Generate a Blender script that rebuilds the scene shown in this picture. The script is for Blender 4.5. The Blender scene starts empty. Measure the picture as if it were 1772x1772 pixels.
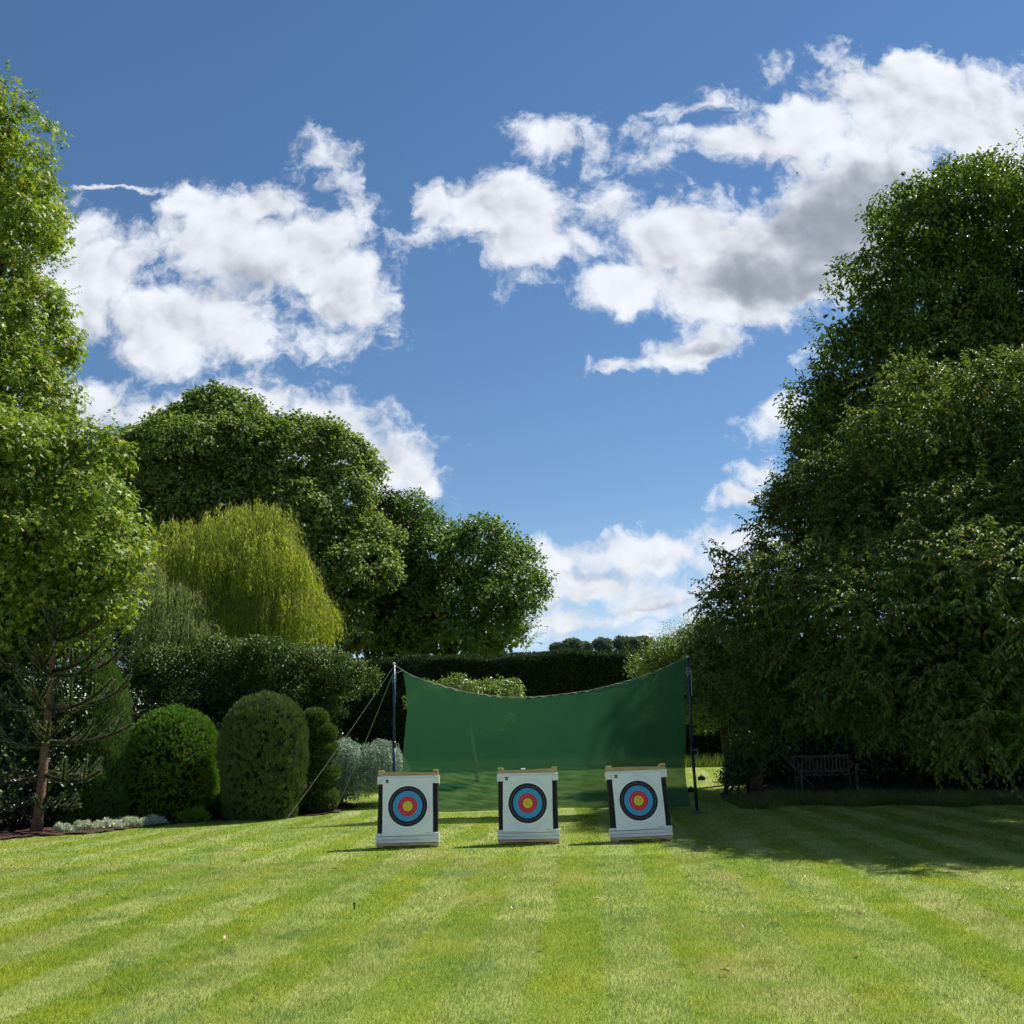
import bpy, math, random
import numpy as np
from mathutils import Vector, Matrix

C = bpy.context.scene.collection
SC = bpy.context.scene
R = math.radians
rng = np.random.default_rng(7)
random.seed(7)

# ------------------------------------------------------------------ camera
FPX = 1636.0
PITCH, ROLL, CAMZ = R(13.8), R(1.2), 1.6
_f = np.array([0, math.cos(PITCH), math.sin(PITCH)])
_u0 = np.array([0, -math.sin(PITCH), math.cos(PITCH)])
_r0 = np.array([1.0, 0, 0])
_r = _r0 * math.cos(ROLL) - _u0 * math.sin(ROLL)
_u = _u0 * math.cos(ROLL) + _r0 * math.sin(ROLL)
cd = bpy.data.cameras.new('camera')
cam = bpy.data.objects.new('camera', cd)
C.objects.link(cam)
cam.matrix_world = Matrix(((_r[0], _u[0], -_f[0], 0), (_r[1], _u[1], -_f[1], 0), (_r[2], _u[2], -_f[2], CAMZ), (0, 0, 0, 1)))
cd.sensor_width = 36
cd.lens = 36 * FPX / 1772
cd.clip_start = 0.1
cd.clip_end = 5000
SC.camera = cam

def ray(px, py):
    return _f + _r * ((px - 886) / FPX) - _u * ((py - 886) / FPX)
def at(px, py, Y):
    d = ray(px, py)
    return np.array([0, 0, CAMZ]) + d * (Y / d[1])
def hgt(x, y):
    t = np.clip((np.asarray(y, float) - 21) / 17, 0, 1)
    return 0.75 * t * t * (3 - 2 * t)
def ground(px, py):
    d = ray(px, py)
    Ys = np.arange(3, 90, 0.01)
    zz = CAMZ + d[2] / d[1] * Ys
    Y = float(Ys[np.argmax(zz <= hgt(0, Ys))])
    return np.array([d[0] / d[1] * Y, Y, float(hgt(0, Y))])

# ------------------------------------------------------------------ node helpers
class NT:
    def __init__(s, tree):
        s.t = tree
    def n(s, kind, **kw):
        nd = s.t.nodes.new(kind)
        for k, v in kw.items():
            setattr(nd, k, v)
        return nd
    def put(s, sock, v):
        if hasattr(v, 'is_output'):
            s.t.links.new(v, sock)
        elif v is not None:
            sock.default_value = v
    def m(s, op, a, b=None, c=None, clamp=False):
        nd = s.n('ShaderNodeMath', operation=op, use_clamp=clamp)
        for i, v in enumerate((a, b, c)):
            s.put(nd.inputs[i], v)
        return nd.outputs[0]
    def v(s, op, a, b=None, c=None):
        nd = s.n('ShaderNodeVectorMath', operation=op)
        s.put(nd.inputs[0], a)
        if b is not None:
            s.put(nd.inputs['Scale'] if op == 'SCALE' else nd.inputs[1], b)
        if c is not None:
            s.put(nd.inputs[2], c)
        return nd.outputs['Value'] if op in ('LENGTH', 'DISTANCE', 'DOT_PRODUCT') else nd.outputs[0]
    def mix(s, f, a, b):
        nd = s.n('ShaderNodeMix', data_type='RGBA')
        s.put(nd.inputs[0], f)
        s.put(nd.inputs[6], a if hasattr(a, 'is_output') else (*a, 1)[:4])
        s.put(nd.inputs[7], b if hasattr(b, 'is_output') else (*b, 1)[:4])
        return nd.outputs[2]
    def mr(s, v, a, b, c=0.0, d=1.0, smooth=True):
        nd = s.n('ShaderNodeMapRange', interpolation_type='SMOOTHSTEP' if smooth else 'LINEAR')
        s.put(nd.inputs[0], v)
        for i, q in enumerate((a, b, c, d)):
            nd.inputs[1 + i].default_value = q
        return nd.outputs[0]
    def noise(s, vec, scale, detail=3, rough=0.5, dist=0.0, col=False, dim='3D'):
        nd = s.n('ShaderNodeTexNoise', noise_dimensions=dim)
        s.put(nd.inputs['Vector'], vec)
        nd.inputs['Scale'].default_value = scale
        nd.inputs['Detail'].default_value = detail
        nd.inputs['Roughness'].default_value = rough
        nd.inputs['Distortion'].default_value = dist
        return nd.outputs[1 if col else 0]
    def ramp(s, f, stops, interp='LINEAR'):
        nd = s.n('ShaderNodeValToRGB')
        nd.color_ramp.interpolation = interp
        e = nd.color_ramp.elements
        while len(e) < len(stops):
            e.new(0.5)
        for el, (p, c) in zip(e, stops):
            el.position = p
            el.color = (*c, 1)[:4]
        s.put(nd.inputs[0], f)
        return nd.outputs[0]
    def xyz(s, x=0.0, y=0.0, z=0.0):
        nd = s.n('ShaderNodeCombineXYZ')
        for i, v in enumerate((x, y, z)):
            s.put(nd.inputs[i], v)
        return nd.outputs[0]

# ------------------------------------------------------------------ sun, sky, exposure
SUN_AZ, SUN_EL = R(50), R(52)        # to the right of and behind the targets
sdir = Vector((math.sin(SUN_AZ) * math.cos(SUN_EL), math.cos(SUN_AZ) * math.cos(SUN_EL), math.sin(SUN_EL)))
sl = bpy.data.lights.new('sun', 'SUN')
sl.energy = 5.0
sl.angle = R(0.53)
sl.color = (1.0, 0.955, 0.88)
so = bpy.data.objects.new('sun', sl)
C.objects.link(so)
so.rotation_euler = sdir.to_track_quat('Z', 'Y').to_euler()
so.location = (20, 20, 40)

SC.view_settings.view_transform = 'Standard'
SC.view_settings.look = 'None'
SC.view_settings.exposure = 0.68
SC.view_settings.gamma = 1.0
SC.view_settings.use_curve_mapping = False
cy = SC.cycles
cy.max_bounces = 7
cy.diffuse_bounces = 2
cy.glossy_bounces = 2
cy.transmission_bounces = 4
cy.transparent_max_bounces = 10
cy.caustics_reflective = False
cy.caustics_refractive = False
cy.sample_clamp_indirect = 4
cy.use_denoising = True
cy.use_adaptive_sampling = True
cy.adaptive_threshold = 0.02
cy.adaptive_min_samples = 8

world = bpy.data.worlds.new('World')
SC.world = world
world.use_nodes = True
world.node_tree.nodes.clear()
W = NT(world.node_tree)
sky = W.n('ShaderNodeTexSky', sky_type='NISHITA', sun_disc=False)
sky.sun_elevation = SUN_EL
sky.sun_rotation = SUN_AZ
sky.altitude = 100
sky.air_density = 1.0
sky.dust_density = 0.0
sky.ozone_density = 1.6
SKY_STRENGTH = 0.066

def uv_of(px, py):
    d = ray(px, py)
    return d[0] / d[1], d[2] / d[1]
U1 = 1 / FPX
tc = W.n('ShaderNodeTexCoord').outputs['Generated']
sep = W.n('ShaderNodeSeparateXYZ')
W.put(sep.inputs[0], tc)
ay = W.m('MAXIMUM', W.m('ABSOLUTE', sep.outputs[1]), 0.08)
uu = W.m('DIVIDE', sep.outputs[0], ay)
vv = W.m('DIVIDE', sep.outputs[2], ay)
P = W.xyz(uu, vv, W.m('SIGN', sep.outputs[1]))
wc = W.noise(P, 9.0, 4, 0.55, col=True)
warp = W.v('SCALE', W.v('SUBTRACT', wc, (0.5, 0.5, 0.5)), 0.070)
wc2 = W.noise(P, 34.0, 3, 0.6, col=True)
warp2 = W.v('SCALE', W.v('SUBTRACT', wc2, (0.5, 0.5, 0.5)), 0.030)
PW = W.v('ADD', W.v('ADD', P, warp), warp2)
PWxy = W.v('MULTIPLY', PW, (1, 1, 0))

def field(blobs, smooth=0.25, start=-0.6):
    acc = None
    for b in blobs:
        px, py, rx, ry, amp = b[:5]
        if amp < .62 and start < 0:
            amp -= .10
        rot = R(b[5]) if len(b) > 5 else 0.0
        u, v = uv_of(px, py)
        k = 1.22 * U1
        d = W.v('SUBTRACT', PWxy, (u, v, 0))
        if rot:
            nd = W.n('ShaderNodeVectorRotate', rotation_type='Z_AXIS')
            W.put(nd.inputs['Vector'], d)
            nd.inputs['Angle'].default_value = -rot
            d = nd.outputs[0]
        L = W.v('LENGTH', W.v('MULTIPLY', d, (1 / (rx * k), 1 / (ry * k), 0)))
        f = W.m('MULTIPLY_ADD', L, -amp, amp)
        if acc is None:
            acc = f
        else:
            nd = W.n('ShaderNodeMath', operation='SMOOTH_MAX')
            W.put(nd.inputs[0], acc)
            W.put(nd.inputs[1], f)
            nd.inputs[2].default_value = smooth
            acc = nd.outputs[0]
    return W.m('MAXIMUM', acc, start)

CLOUDS = [  # px, py, rx, ry, density, tilt
    (150, 500, 150, 115, 1.0), (330, 545, 190, 80, 1.0), (90, 420, 95, 75, 1.0), (60, 560, 130, 60, .8), (270, 600, 120, 48, .7), (430, 580, 120, 52, .8),
    (385, 410, 120, 90, 1.2), (500, 430, 130, 95, 1.2), (590, 490, 95, 100, 1.2), (335, 352, 55, 48, 1.0), (560, 575, 100, 48, .7), (455, 355, 95, 48, 1.0),
    (150, 700, 110, 62, 1.1), (40, 740, 120, 70, 1.0), (410, 705, 110, 55, 1.1), (560, 755, 120, 70, 1.1), (665, 800, 100, 70, 1.1), (740, 830, 50, 34, .9), (725, 752, 52, 18, .4, -12), (270, 730, 110, 40, .9),
    (555, 262, 48, 36, .55), (592, 318, 30, 60, .55, 18), (622, 362, 46, 42, .6),
    (742, 345, 36, 54, .8), (840, 365, 90, 80, 1.1), (900, 400, 100, 105, 1.2), (890, 320, 50, 42, .8), (1000, 425, 80, 42, .8), (720, 400, 50, 26, .35),
    (950, 245, 56, 48, .72), (878, 220, 32, 22, .45), (1040, 265, 45, 55, .45, -25), (1195, 185, 85, 26, .55, 14), (1105, 225, 45, 22, .35, 20), (1060, 375, 70, 62, .6), (1120, 300, 60, 22, .3, 20), (985, 350, 40, 30, .35),
    (1560, 190, 190, 120, 1.2), (1690, 210, 160, 120, 1.2), (1290, 250, 110, 52, 1.0, -6), (1400, 215, 120, 85, 1.1), (1570, 115, 70, 48, 1.0), (1800, 260, 130, 140, 1.2),
    (1500, 360, 190, 140, 1.3), (1340, 430, 190, 110, 1.2), (1180, 425, 130, 80, 1.45), (1095, 490, 105, 55, 1.3), (1260, 495, 170, 70, 1.4), (1450, 490, 150, 75, 1.1), (1700, 400, 200, 150, 1.1),
    (1215, 592, 120, 36, .95, 16), (1075, 632, 60, 20, .8, 10), (1340, 540, 90, 40, .7), (1350, 130, 45, 34, .42), (1440, 96, 36, 26, .35), (1320, 175, 40, 22, .4),
    (1385, 605, 46, 26, .45, 15), (1350, 715, 62, 20, .45, 12), (1330, 795, 50, 18, .5), (1290, 850, 50, 26, .65), (1270, 925, 80, 36, .8),
    (950, 955, 110, 40, 1.0), (1120, 948, 85, 42, 1.0), (1010, 1010, 160, 34, .95), (1150, 1040, 110, 44, 1.0), (960, 1075, 140, 34, .95), (1100, 1090, 200, 30, .5), (1230, 1010, 60, 70, .5),
    (205, 330, 105, 8, .72, -4),
]
GREYS = [(1520, 400, 270, 140, 1.7), (1340, 480, 180, 66, 1.4), (1640, 330, 140, 60, 1.0), (420, 470, 120, 66, .8), (300, 540, 120, 44, .45), (200, 565, 130, 50, .45),
         (560, 530, 60, 26, .5), (1010, 985, 110, 14, .55), (1120, 1050, 130, 14, .55), (960, 1040, 80, 12, .45), (1130, 965, 60, 12, .4), (1000, 1095, 120, 14, .6), (600, 790, 110, 30, .6), (860, 430, 70, 40, .4), (1215, 600, 90, 20, .8), (150, 730, 90, 30, .6), (930, 972, 70, 10, .4)]
F = field(CLOUDS)
G = field(GREYS, 0.2, 0.0)
n1 = W.noise(PW, 11.0, 8, 0.54)
r1 = W.noise(PW, 11.0, 4, 0.5)
n2 = W.noise(W.v('ADD', PW, (0.014, 0.022, 0.0)), 11.0, 4, 0.5)
fine = W.noise(PW, 60.0, 4, 0.65)
def puffs(vec):                          # rounded cauliflower heads
    nd = W.n('ShaderNodeTexVoronoi', feature='SMOOTH_F1', voronoi_dimensions='2D')
    W.put(nd.inputs['Vector'], vec)
    nd.inputs['Scale'].default_value = 13.0
    nd.inputs['Detail'].default_value = 2.5
    nd.inputs['Roughness'].default_value = 0.55
    nd.inputs['Smoothness'].default_value = 0.35
    return nd.outputs['Distance']
v1 = puffs(W.v('ADD', P, W.v('SCALE', warp, 0.8)))
v2 = puffs(W.v('ADD', W.v('ADD', P, W.v('SCALE', warp, 0.8)), (0.010, 0.016, 0.0)))
D = W.m('ADD', W.m('MULTIPLY_ADD', W.m('SUBTRACT', n1, 0.5), 0.95, W.m('ADD', F, W.m('MULTIPLY', W.m('SUBTRACT', 0.98, v1), 0.52))), W.m('MULTIPLY', W.m('SUBTRACT', fine, 0.5), 0.20))
front = W.mr(sep.outputs[1], 0.05, 0.2)
# loose cumulus over the part of the sky behind the photographer
back = W.m('MULTIPLY_ADD', W.noise(P, 1.6, 6, 0.55), 5.0, -2.75)
D = W.m('ADD', W.m('MULTIPLY', D, front), W.m('MULTIPLY', back, W.m('SUBTRACT', 1.0, front)))
alpha = W.mr(W.m('ADD', D, W.m('MULTIPLY', W.m('SUBTRACT', fine, 0.5), W.mr(D, 0.0, 0.9, 1.0, 0.0))), 0.0, 0.68)
thick = W.mr(D, 0.25, 1.3)
relief = W.m('ADD', W.m('MULTIPLY', W.m('SUBTRACT', r1, n2), 0.62), W.m('MULTIPLY', W.m('SUBTRACT', v2, v1), 0.26))
bright = W.m('ADD', W.m('MULTIPLY_ADD', thick, -0.10, 1.0), relief)
bright = W.m('SUBTRACT', bright, W.m('MULTIPLY', W.m('MINIMUM', W.mr(G, 0.0, 1.0, 0.0, 1.0), 1.0), 0.40))
bright = W.m('MAXIMUM', W.m('MINIMUM', bright, 1.14), 0.38)
cloudcol = W.mix(W.mr(bright, 0.45, 1.0), (0.29, 0.325, 0.385), (0.53, 0.555, 0.60))
cloudcol = W.v('SCALE', cloudcol, W.m('MULTIPLY_ADD', bright, 0.55, 0.45))
skyc = W.n('ShaderNodeHueSaturation')
skyc.inputs['Saturation'].default_value = 1.16
W.put(skyc.inputs['Color'], sky.outputs[0])
skyv = W.v('SCALE', skyc.outputs[0], SKY_STRENGTH)
skyv = W.mix(W.mr(W.m('ABSOLUTE', sep.outputs[2]), 0.0, 0.26, 0.85, 0.0), skyv, (0.30, 0.42, 0.60))
final = W.mix(alpha, skyv, cloudcol)
bg = W.n('ShaderNodeBackground')
W.put(bg.inputs[0], final)
bg.inputs[1].default_value = 1.0
wo = W.n('ShaderNodeOutputWorld')
W.t.links.new(bg.outputs[0], wo.inputs[0])
world.cycles.sampling_method = 'MANUAL'
world.cycles.sample_map_resolution = 512

# ------------------------------------------------------------------ mesh helpers
def tag(o, label=None, cat=None, group=None, kind=None):
    if label: o['label'] = label
    if cat: o['category'] = cat
    if group: o['group'] = group
    if kind: o['kind'] = kind
    return o
def empty(name, loc, rz=0.0):
    o = bpy.data.objects.new(name, None)
    C.objects.link(o)
    o.location = loc
    o.rotation_euler = (0, 0, rz)
    o.empty_display_size = 0.3
    return o
def link(name, me, mats, parent=None, smooth=False):
    o = bpy.data.objects.new(name, me)
    C.objects.link(o)
    for m in (mats if isinstance(mats, (list, tuple)) else [mats]):
        me.materials.append(m)
    if parent is not None:
        o.parent = parent
    if smooth:
        me.polygons.foreach_set('use_smooth', [True] * len(me.polygons))
    return o
def mesh_np(name, V, loops, sizes, tint=None, smooth=False):
    me = bpy.data.meshes.new(name)
    V = np.ascontiguousarray(V, dtype=np.float32)
    me.vertices.add(len(V))
    me.vertices.foreach_set('co', V.ravel())
    loops = np.ascontiguousarray(loops, dtype=np.int32).ravel()
    me.loops.add(len(loops))
    me.loops.foreach_set('vertex_index', loops)
    n = len(sizes)
    me.polygons.add(n)
    st = np.zeros(n, np.int32)
    st[1:] = np.cumsum(sizes)[:-1]
    me.polygons.foreach_set('loop_start', st)
    me.polygons.foreach_set('loop_total', np.asarray(sizes, np.int32))
    if tint is not None:
        at_ = me.attributes.new('tint', 'FLOAT', 'POINT')
        at_.data.foreach_set('value', np.asarray(tint, np.float32))
    me.update(calc_edges=True)
    if smooth:
        me.polygons.foreach_set('use_smooth', np.ones(n, bool))
    return me

class MB:
    """collects boxes, tubes and sheets that make up ONE part"""
    def __init__(s):
        s.v = []; s.f = []
    def add(s, V, F):
        b = len(s.v)
        s.v += [tuple(map(float, p)) for p in V]
        s.f += [tuple(b + i for i in f) for f in F]
        return s
    def box(s, c, d, rot=None, bev=0.0):
        hx, hy, hz = d[0] / 2, d[1] / 2, d[2] / 2
        if bev <= 0:
            V = [(sx * hx, sy * hy, sz * hz) for sz in (-1, 1) for sy in (-1, 1) for sx in (-1, 1)]
            F = [(0, 2, 3, 1), (4, 5, 7, 6), (0, 1, 5, 4), (2, 6, 7, 3), (0, 4, 6, 2), (1, 3, 7, 5)]
        else:
            b = bev
            V = []
            for z, i in ((-hz, b), (-hz + b, 0), (hz - b, 0), (hz, b)):
                x, y = hx - i, hy - i
                V += [(-x + b, -y, z), (x - b, -y, z), (x, -y + b, z), (x, y - b, z), (x - b, y, z), (-x + b, y, z), (-x, y - b, z), (-x, -y + b, z)]
            F = [tuple(range(7, -1, -1)), tuple(range(24, 32))]
            for k in range(3):
                for j in range(8):
                    F.append((k * 8 + j, k * 8 + (j + 1) % 8, k * 8 + 8 + (j + 1) % 8, k * 8 + 8 + j))
        M = rot or Matrix.Identity(3)
        return s.add([M @ Vector(p) + Vector(c) for p in V], F)
    def tube(s, path, rad, n=8, cap=True):
        path = [np.array(p, float) for p in path]
        if not hasattr(rad, '__len__'):
            rad = [rad] * len(path)
        V = []; F = []
        a = None
        for i, p in enumerate(path):
            t = path[min(i + 1, len(path) - 1)] - path[max(i - 1, 0)]
            t = t / (np.linalg.norm(t) + 1e-9)
            if a is None:
                a = np.cross(t, (0.3, 1, 0.1)) if abs(t[1]) < .9 else np.cross(t, (1, 0, 0))
            a = a - t * np.dot(a, t)
            a /= np.linalg.norm(a) + 1e-9
            b = np.cross(t, a)
            for k in range(n):
                q = 2 * math.pi * k / n
                V.append(p + rad[i] * (a * math.cos(q) + b * math.sin(q)))
        for i in range(len(path) - 1):
            for k in range(n):
                F.append((i * n + k, i * n + (k + 1) % n, (i + 1) * n + (k + 1) % n, (i + 1) * n + k))
        if cap:
            F.append(tuple(range(n - 1, -1, -1)))
            F.append(tuple((len(path) - 1) * n + k for k in range(n)))
        return s.add(V, F)
    def lathe(s, prof, c=(0, 0, 0), n=24):
        V = []; F = []
        for r, z in prof:
            for k in range(n):
                q = 2 * math.pi * k / n
                V.append((c[0] + r * math.cos(q), c[1] + r * math.sin(q), c[2] + z))
        for i in range(len(prof) - 1):
            for k in range(n):
                F.append((i * n + k, i * n + (k + 1) % n, (i + 1) * n + (k + 1) % n, (i + 1) * n + k))
        F.append(tuple(range(n - 1, -1, -1)))
        F.append(tuple((len(prof) - 1) * n + k for k in range(n)))
        return s.add(V, F)
    def build(s, name, mat, parent=None, smooth=False):
        me = bpy.data.meshes.new(name)
        me.from_pydata(s.v, [], s.f)
        me.update()
        return link(name, me, mat, parent, smooth)

def grid(name, f, nu, nv, mat, parent=None, smooth=True):
    """a sheet f(u, v) -> point on an nu x nv lattice"""
    V = np.array([f(i / nu, j / nv) for j in range(nv + 1) for i in range(nu + 1)])
    i, j = np.meshgrid(np.arange(nu), np.arange(nv))
    b = (j * (nu + 1) + i).ravel()
    L = np.stack([b, b + 1, b + nu + 2, b + nu + 1], 1)
    return link(name, mesh_np(name, V, L, np.full(len(L), 4), smooth=smooth), mat, parent)

def norm(a):
    return a / (np.linalg.norm(a, axis=-1, keepdims=True) + 1e-9)
def rnd(n):
    return norm(rng.normal(size=(n, 3)))

# ------------------------------------------------------------------ materials
def new_mat(name):
    m = bpy.data.materials.new(name)
    m.use_nodes = True
    m.node_tree.nodes.clear()
    k = NT(m.node_tree)
    out = k.n('ShaderNodeOutputMaterial')
    return m, k, out
def bsdf(k, col, rough=0.6, spec=0.5, normal=None, metal=0.0):
    b = k.n('ShaderNodeBsdfPrincipled')
    k.put(b.inputs['Base Color'], col if hasattr(col, 'is_output') else (*col, 1)[:4])
    k.put(b.inputs['Roughness'], rough)
    b.inputs['Specular IOR Level'].default_value = spec
    b.inputs['Metallic'].default_value = metal
    if normal is not None:
        k.put(b.inputs['Normal'], normal)
    return b
def bump(k, h, strength=0.4, dist=0.02):
    b = k.n('ShaderNodeBump')
    b.inputs['Strength'].default_value = strength
    b.inputs['Distance'].default_value = dist
    k.put(b.inputs['Height'], h)
    return b.outputs[0]
def pos(k):
    return k.n('ShaderNodeNewGeometry').outputs['Position']
def objc(k):
    return k.n('ShaderNodeTexCoord').outputs['Object']

def leaf_mat(name, stops, trans=0.35, rough=0.45, spec=0.35, tcol=(1.15, 1.25, 0.45), patch=1.2, amount=0.35):
    """leaf colours by the per-leaf 'tint' attribute, shifted by a slow noise through the crown; thin leaves let light through"""
    m, k, out = new_mat(name)
    a = k.n('ShaderNodeAttribute', attribute_name='tint').outputs['Fac']
    n = k.noise(pos(k), patch, 3, 0.5)
    f = k.m('ADD', a, k.m('MULTIPLY', k.m('SUBTRACT', n, 0.5), amount * 2), clamp=True)
    col = k.ramp(f, stops)
    b = bsdf(k, col, rough, spec)
    t = k.n('ShaderNodeBsdfTranslucent')
    k.put(t.inputs[0], k.v('MULTIPLY', col, tcol))
    mx = k.n('ShaderNodeMixShader')
    mx.inputs[0].default_value = trans
    k.t.links.new(b.outputs[0], mx.inputs[1])
    k.t.links.new(t.outputs[0], mx.inputs[2])
    k.t.links.new(mx.outputs[0], out.inputs[0])
    return m
def bark_mat(name, a, b, scale=6, stretch=(1, 1, 0.25), strength=0.6):
    m, k, out = new_mat(name)
    p = k.v('MULTIPLY', pos(k), stretch)
    n = k.noise(p, scale, 6, 0.65)
    n2 = k.noise(pos(k), 1.7, 3)
    col = k.mix(k.mr(n, 0.35, 0.65), a, b)
    col = k.mix(k.mr(n2, 0.55, 0.75, 0, 0.35), col, (0.09, 0.12, 0.06))
    s = bsdf(k, col, 0.9, 0.2, bump(k, n, strength, 0.03))
    k.t.links.new(s.outputs[0], out.inputs[0])
    return m
def plain_mat(name, a, b=None, scale=8, rough=0.6, spec=0.4, bstr=0.15, metal=0.0, stretch=(1, 1, 1)):
    m, k, out = new_mat(name)
    n = k.noise(k.v('MULTIPLY', objc(k), stretch), scale, 5, 0.6)
    col = k.mix(k.mr(n, 0.3, 0.7), a, b or a)
    s = bsdf(k, col, rough, spec, bump(k, n, bstr, 0.01), metal)
    k.t.links.new(s.outputs[0], out.inputs[0])
    return m

# one colour rule for the turf and its blades: mown stripes, dry patches, bright lush patches
STR_ANG = R(4.6)
STR_W = 0.52
def lawn_colour(k):
    p = pos(k)
    sp = k.n('ShaderNodeSeparateXYZ')
    k.put(sp.inputs[0], p)
    wob = k.m('MULTIPLY', k.m('SUBTRACT', k.noise(p, 0.55, 2), 0.5), 0.42)
    wob2 = k.m('MULTIPLY', k.m('SUBTRACT', k.noise(p, 9.0, 3), 0.5), 0.20)
    a = k.m('SUBTRACT', k.m('MULTIPLY', sp.outputs[0], math.cos(STR_ANG)), k.m('MULTIPLY', sp.outputs[1], math.sin(STR_ANG)))
    a = k.m('ADD', k.m('ADD', a, wob), wob2)
    s = k.m('SINE', k.m('MULTIPLY', a, math.pi / STR_W))
    s = k.mr(s, -0.35, 0.35)
    blend = k.mr(k.noise(p, 0.35, 3), 0.32, 0.62)
    s = k.m('MULTIPLY_ADD', k.m('SUBTRACT', s, 0.5), k.m('MULTIPLY_ADD', blend, 0.75, 0.15), 0.5)
    lush = k.mix(k.mr(k.noise(p, 1.1, 4, 0.6), 0.35, 0.68), (0.145, 0.240, 0.018), (0.240, 0.292, 0.018))
    pale = k.mix(k.mr(k.noise(p, 1.6, 4, 0.6), 0.35, 0.65), (0.260, 0.335, 0.072), (0.370, 0.410, 0.130))
    col = k.mix(s, lush, pale)  # stripe tint: painted sheen of leaning blades plus a real hue difference
    # dry straw patches and a few cool, dark green ones
    pm = k.v('MULTIPLY', k.v('ADD', p, k.v('SCALE', k.noise(p, 1.5, 3, 0.6, col=True), 0.8)), (1.2, 0.7, 1))
    dry = k.mr(k.noise(pm, 0.62, 5, 0.62), 0.53, 0.70, 0, 0.55)
    col = k.mix(dry, col, (0.36, 0.33, 0.13))
    worn = k.mr(k.noise(k.v('ADD', pm, (3, 17, 5)), 2.6, 5, 0.68), 0.62, 0.74, 0, 0.6)
    col = k.mix(worn, col, (0.42, 0.38, 0.20))
    dark = k.mr(k.noise(k.v('ADD', pm, (31, 7, 3)), 1.3, 5, 0.65), 0.54, 0.68, 0, 0.6)
    col = k.mix(dark, col, (0.095, 0.20, 0.045))
    return col, p

m_lawn, k, out = new_mat('lawn_turf')
col, p = lawn_colour(k)
fn = k.noise(p, 55, 4, 0.7)
fn2 = k.noise(k.v('MULTIPLY', p, (1, 0.45, 1)), 160, 2, 0.6)
col = k.mix(k.mr(fn, 0.3, 0.7, 0.0, 0.6), col, k.v('SCALE', col, 0.42))
col = k.mix(k.mr(fn2, 0.58, 0.72, 0, 0.45), col, (0.38, 0.40, 0.20))
s = bsdf(k, col, 0.9, 0.1, bump(k, k.m('ADD', fn, fn2), 0.5, 0.02))
k.t.links.new(s.outputs[0], out.inputs[0])

m_blade, k, out = new_mat('grass_blades')
col, p = lawn_colour(k)
a = k.n('ShaderNodeAttribute', attribute_name='tint').outputs['Fac']
col = k.mix(k.mr(a, 0.80, 0.97, 0, 0.85), col, (0.52, 0.50, 0.29))
col = k.mix(k.mr(a, 0.0, 0.35, 0.45, 0.0), col, k.v('SCALE', col, 0.45))
b = bsdf(k, col, 0.55, 0.25)
t = k.n('ShaderNodeBsdfTranslucent')
k.put(t.inputs[0], k.v('MULTIPLY', col, (1.15, 1.2, 0.5)))
mx = k.n('ShaderNodeMixShader')
mx.inputs[0].default_value = 0.40
k.t.links.new(b.outputs[0], mx.inputs[1])
k.t.links.new(t.outputs[0], mx.inputs[2])
k.t.links.new(mx.outputs[0], out.inputs[0])

m_soil, k, out = new_mat('bark_mulch')
p = pos(k)
n = k.noise(p, 26, 5, 0.7)
vo = k.n('ShaderNodeTexVoronoi', feature='F1')
k.put(vo.inputs['Vector'], k.v('MULTIPLY', p, (1, 1, 1)))
vo.inputs['Scale'].default_value = 34
col = k.mix(k.mr(n, 0.35, 0.7), (0.030, 0.018, 0.012), (0.17, 0.095, 0.07))
s = bsdf(k, col, 0.95, 0.15, bump(k, k.m('ADD', n, vo.outputs[0]), 1.0, 0.04))
k.t.links.new(s.outputs[0], out.inputs[0])

m_shade_floor = plain_mat('shade_dark_floor', (0.012, 0.012, 0.007), (0.035, 0.028, 0.016), 18, .95, .1, .8)  # deep shade behind the bench put into the ground colour

# ------------------------------------------------------------------ ground
def lattice(x0, x1, y0, y1, nx, ny):
    return x0, x1, y0, y1, nx, ny
xs = np.concatenate([np.linspace(-900, -60, 8), np.linspace(-40, 40, 60), np.linspace(60, 900, 8)])
ys = np.concatenate([np.linspace(-900, -20, 8), np.linspace(-10, 60, 90), np.linspace(80, 1200, 10)])
X, Y = np.meshgrid(xs, ys)
V = np.stack([X, Y, hgt(X, Y)], -1).reshape(-1, 3)
i, j = np.meshgrid(np.arange(len(xs) - 1), np.arange(len(ys) - 1))
b0 = (j * len(xs) + i).ravel()
L = np.stack([b0, b0 + 1, b0 + len(xs) + 1, b0 + len(xs)], 1)
tag(link('lawn', mesh_np('lawn', V, L, np.full(len(L), 4), smooth=True), m_lawn), kind='structure')

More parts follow.
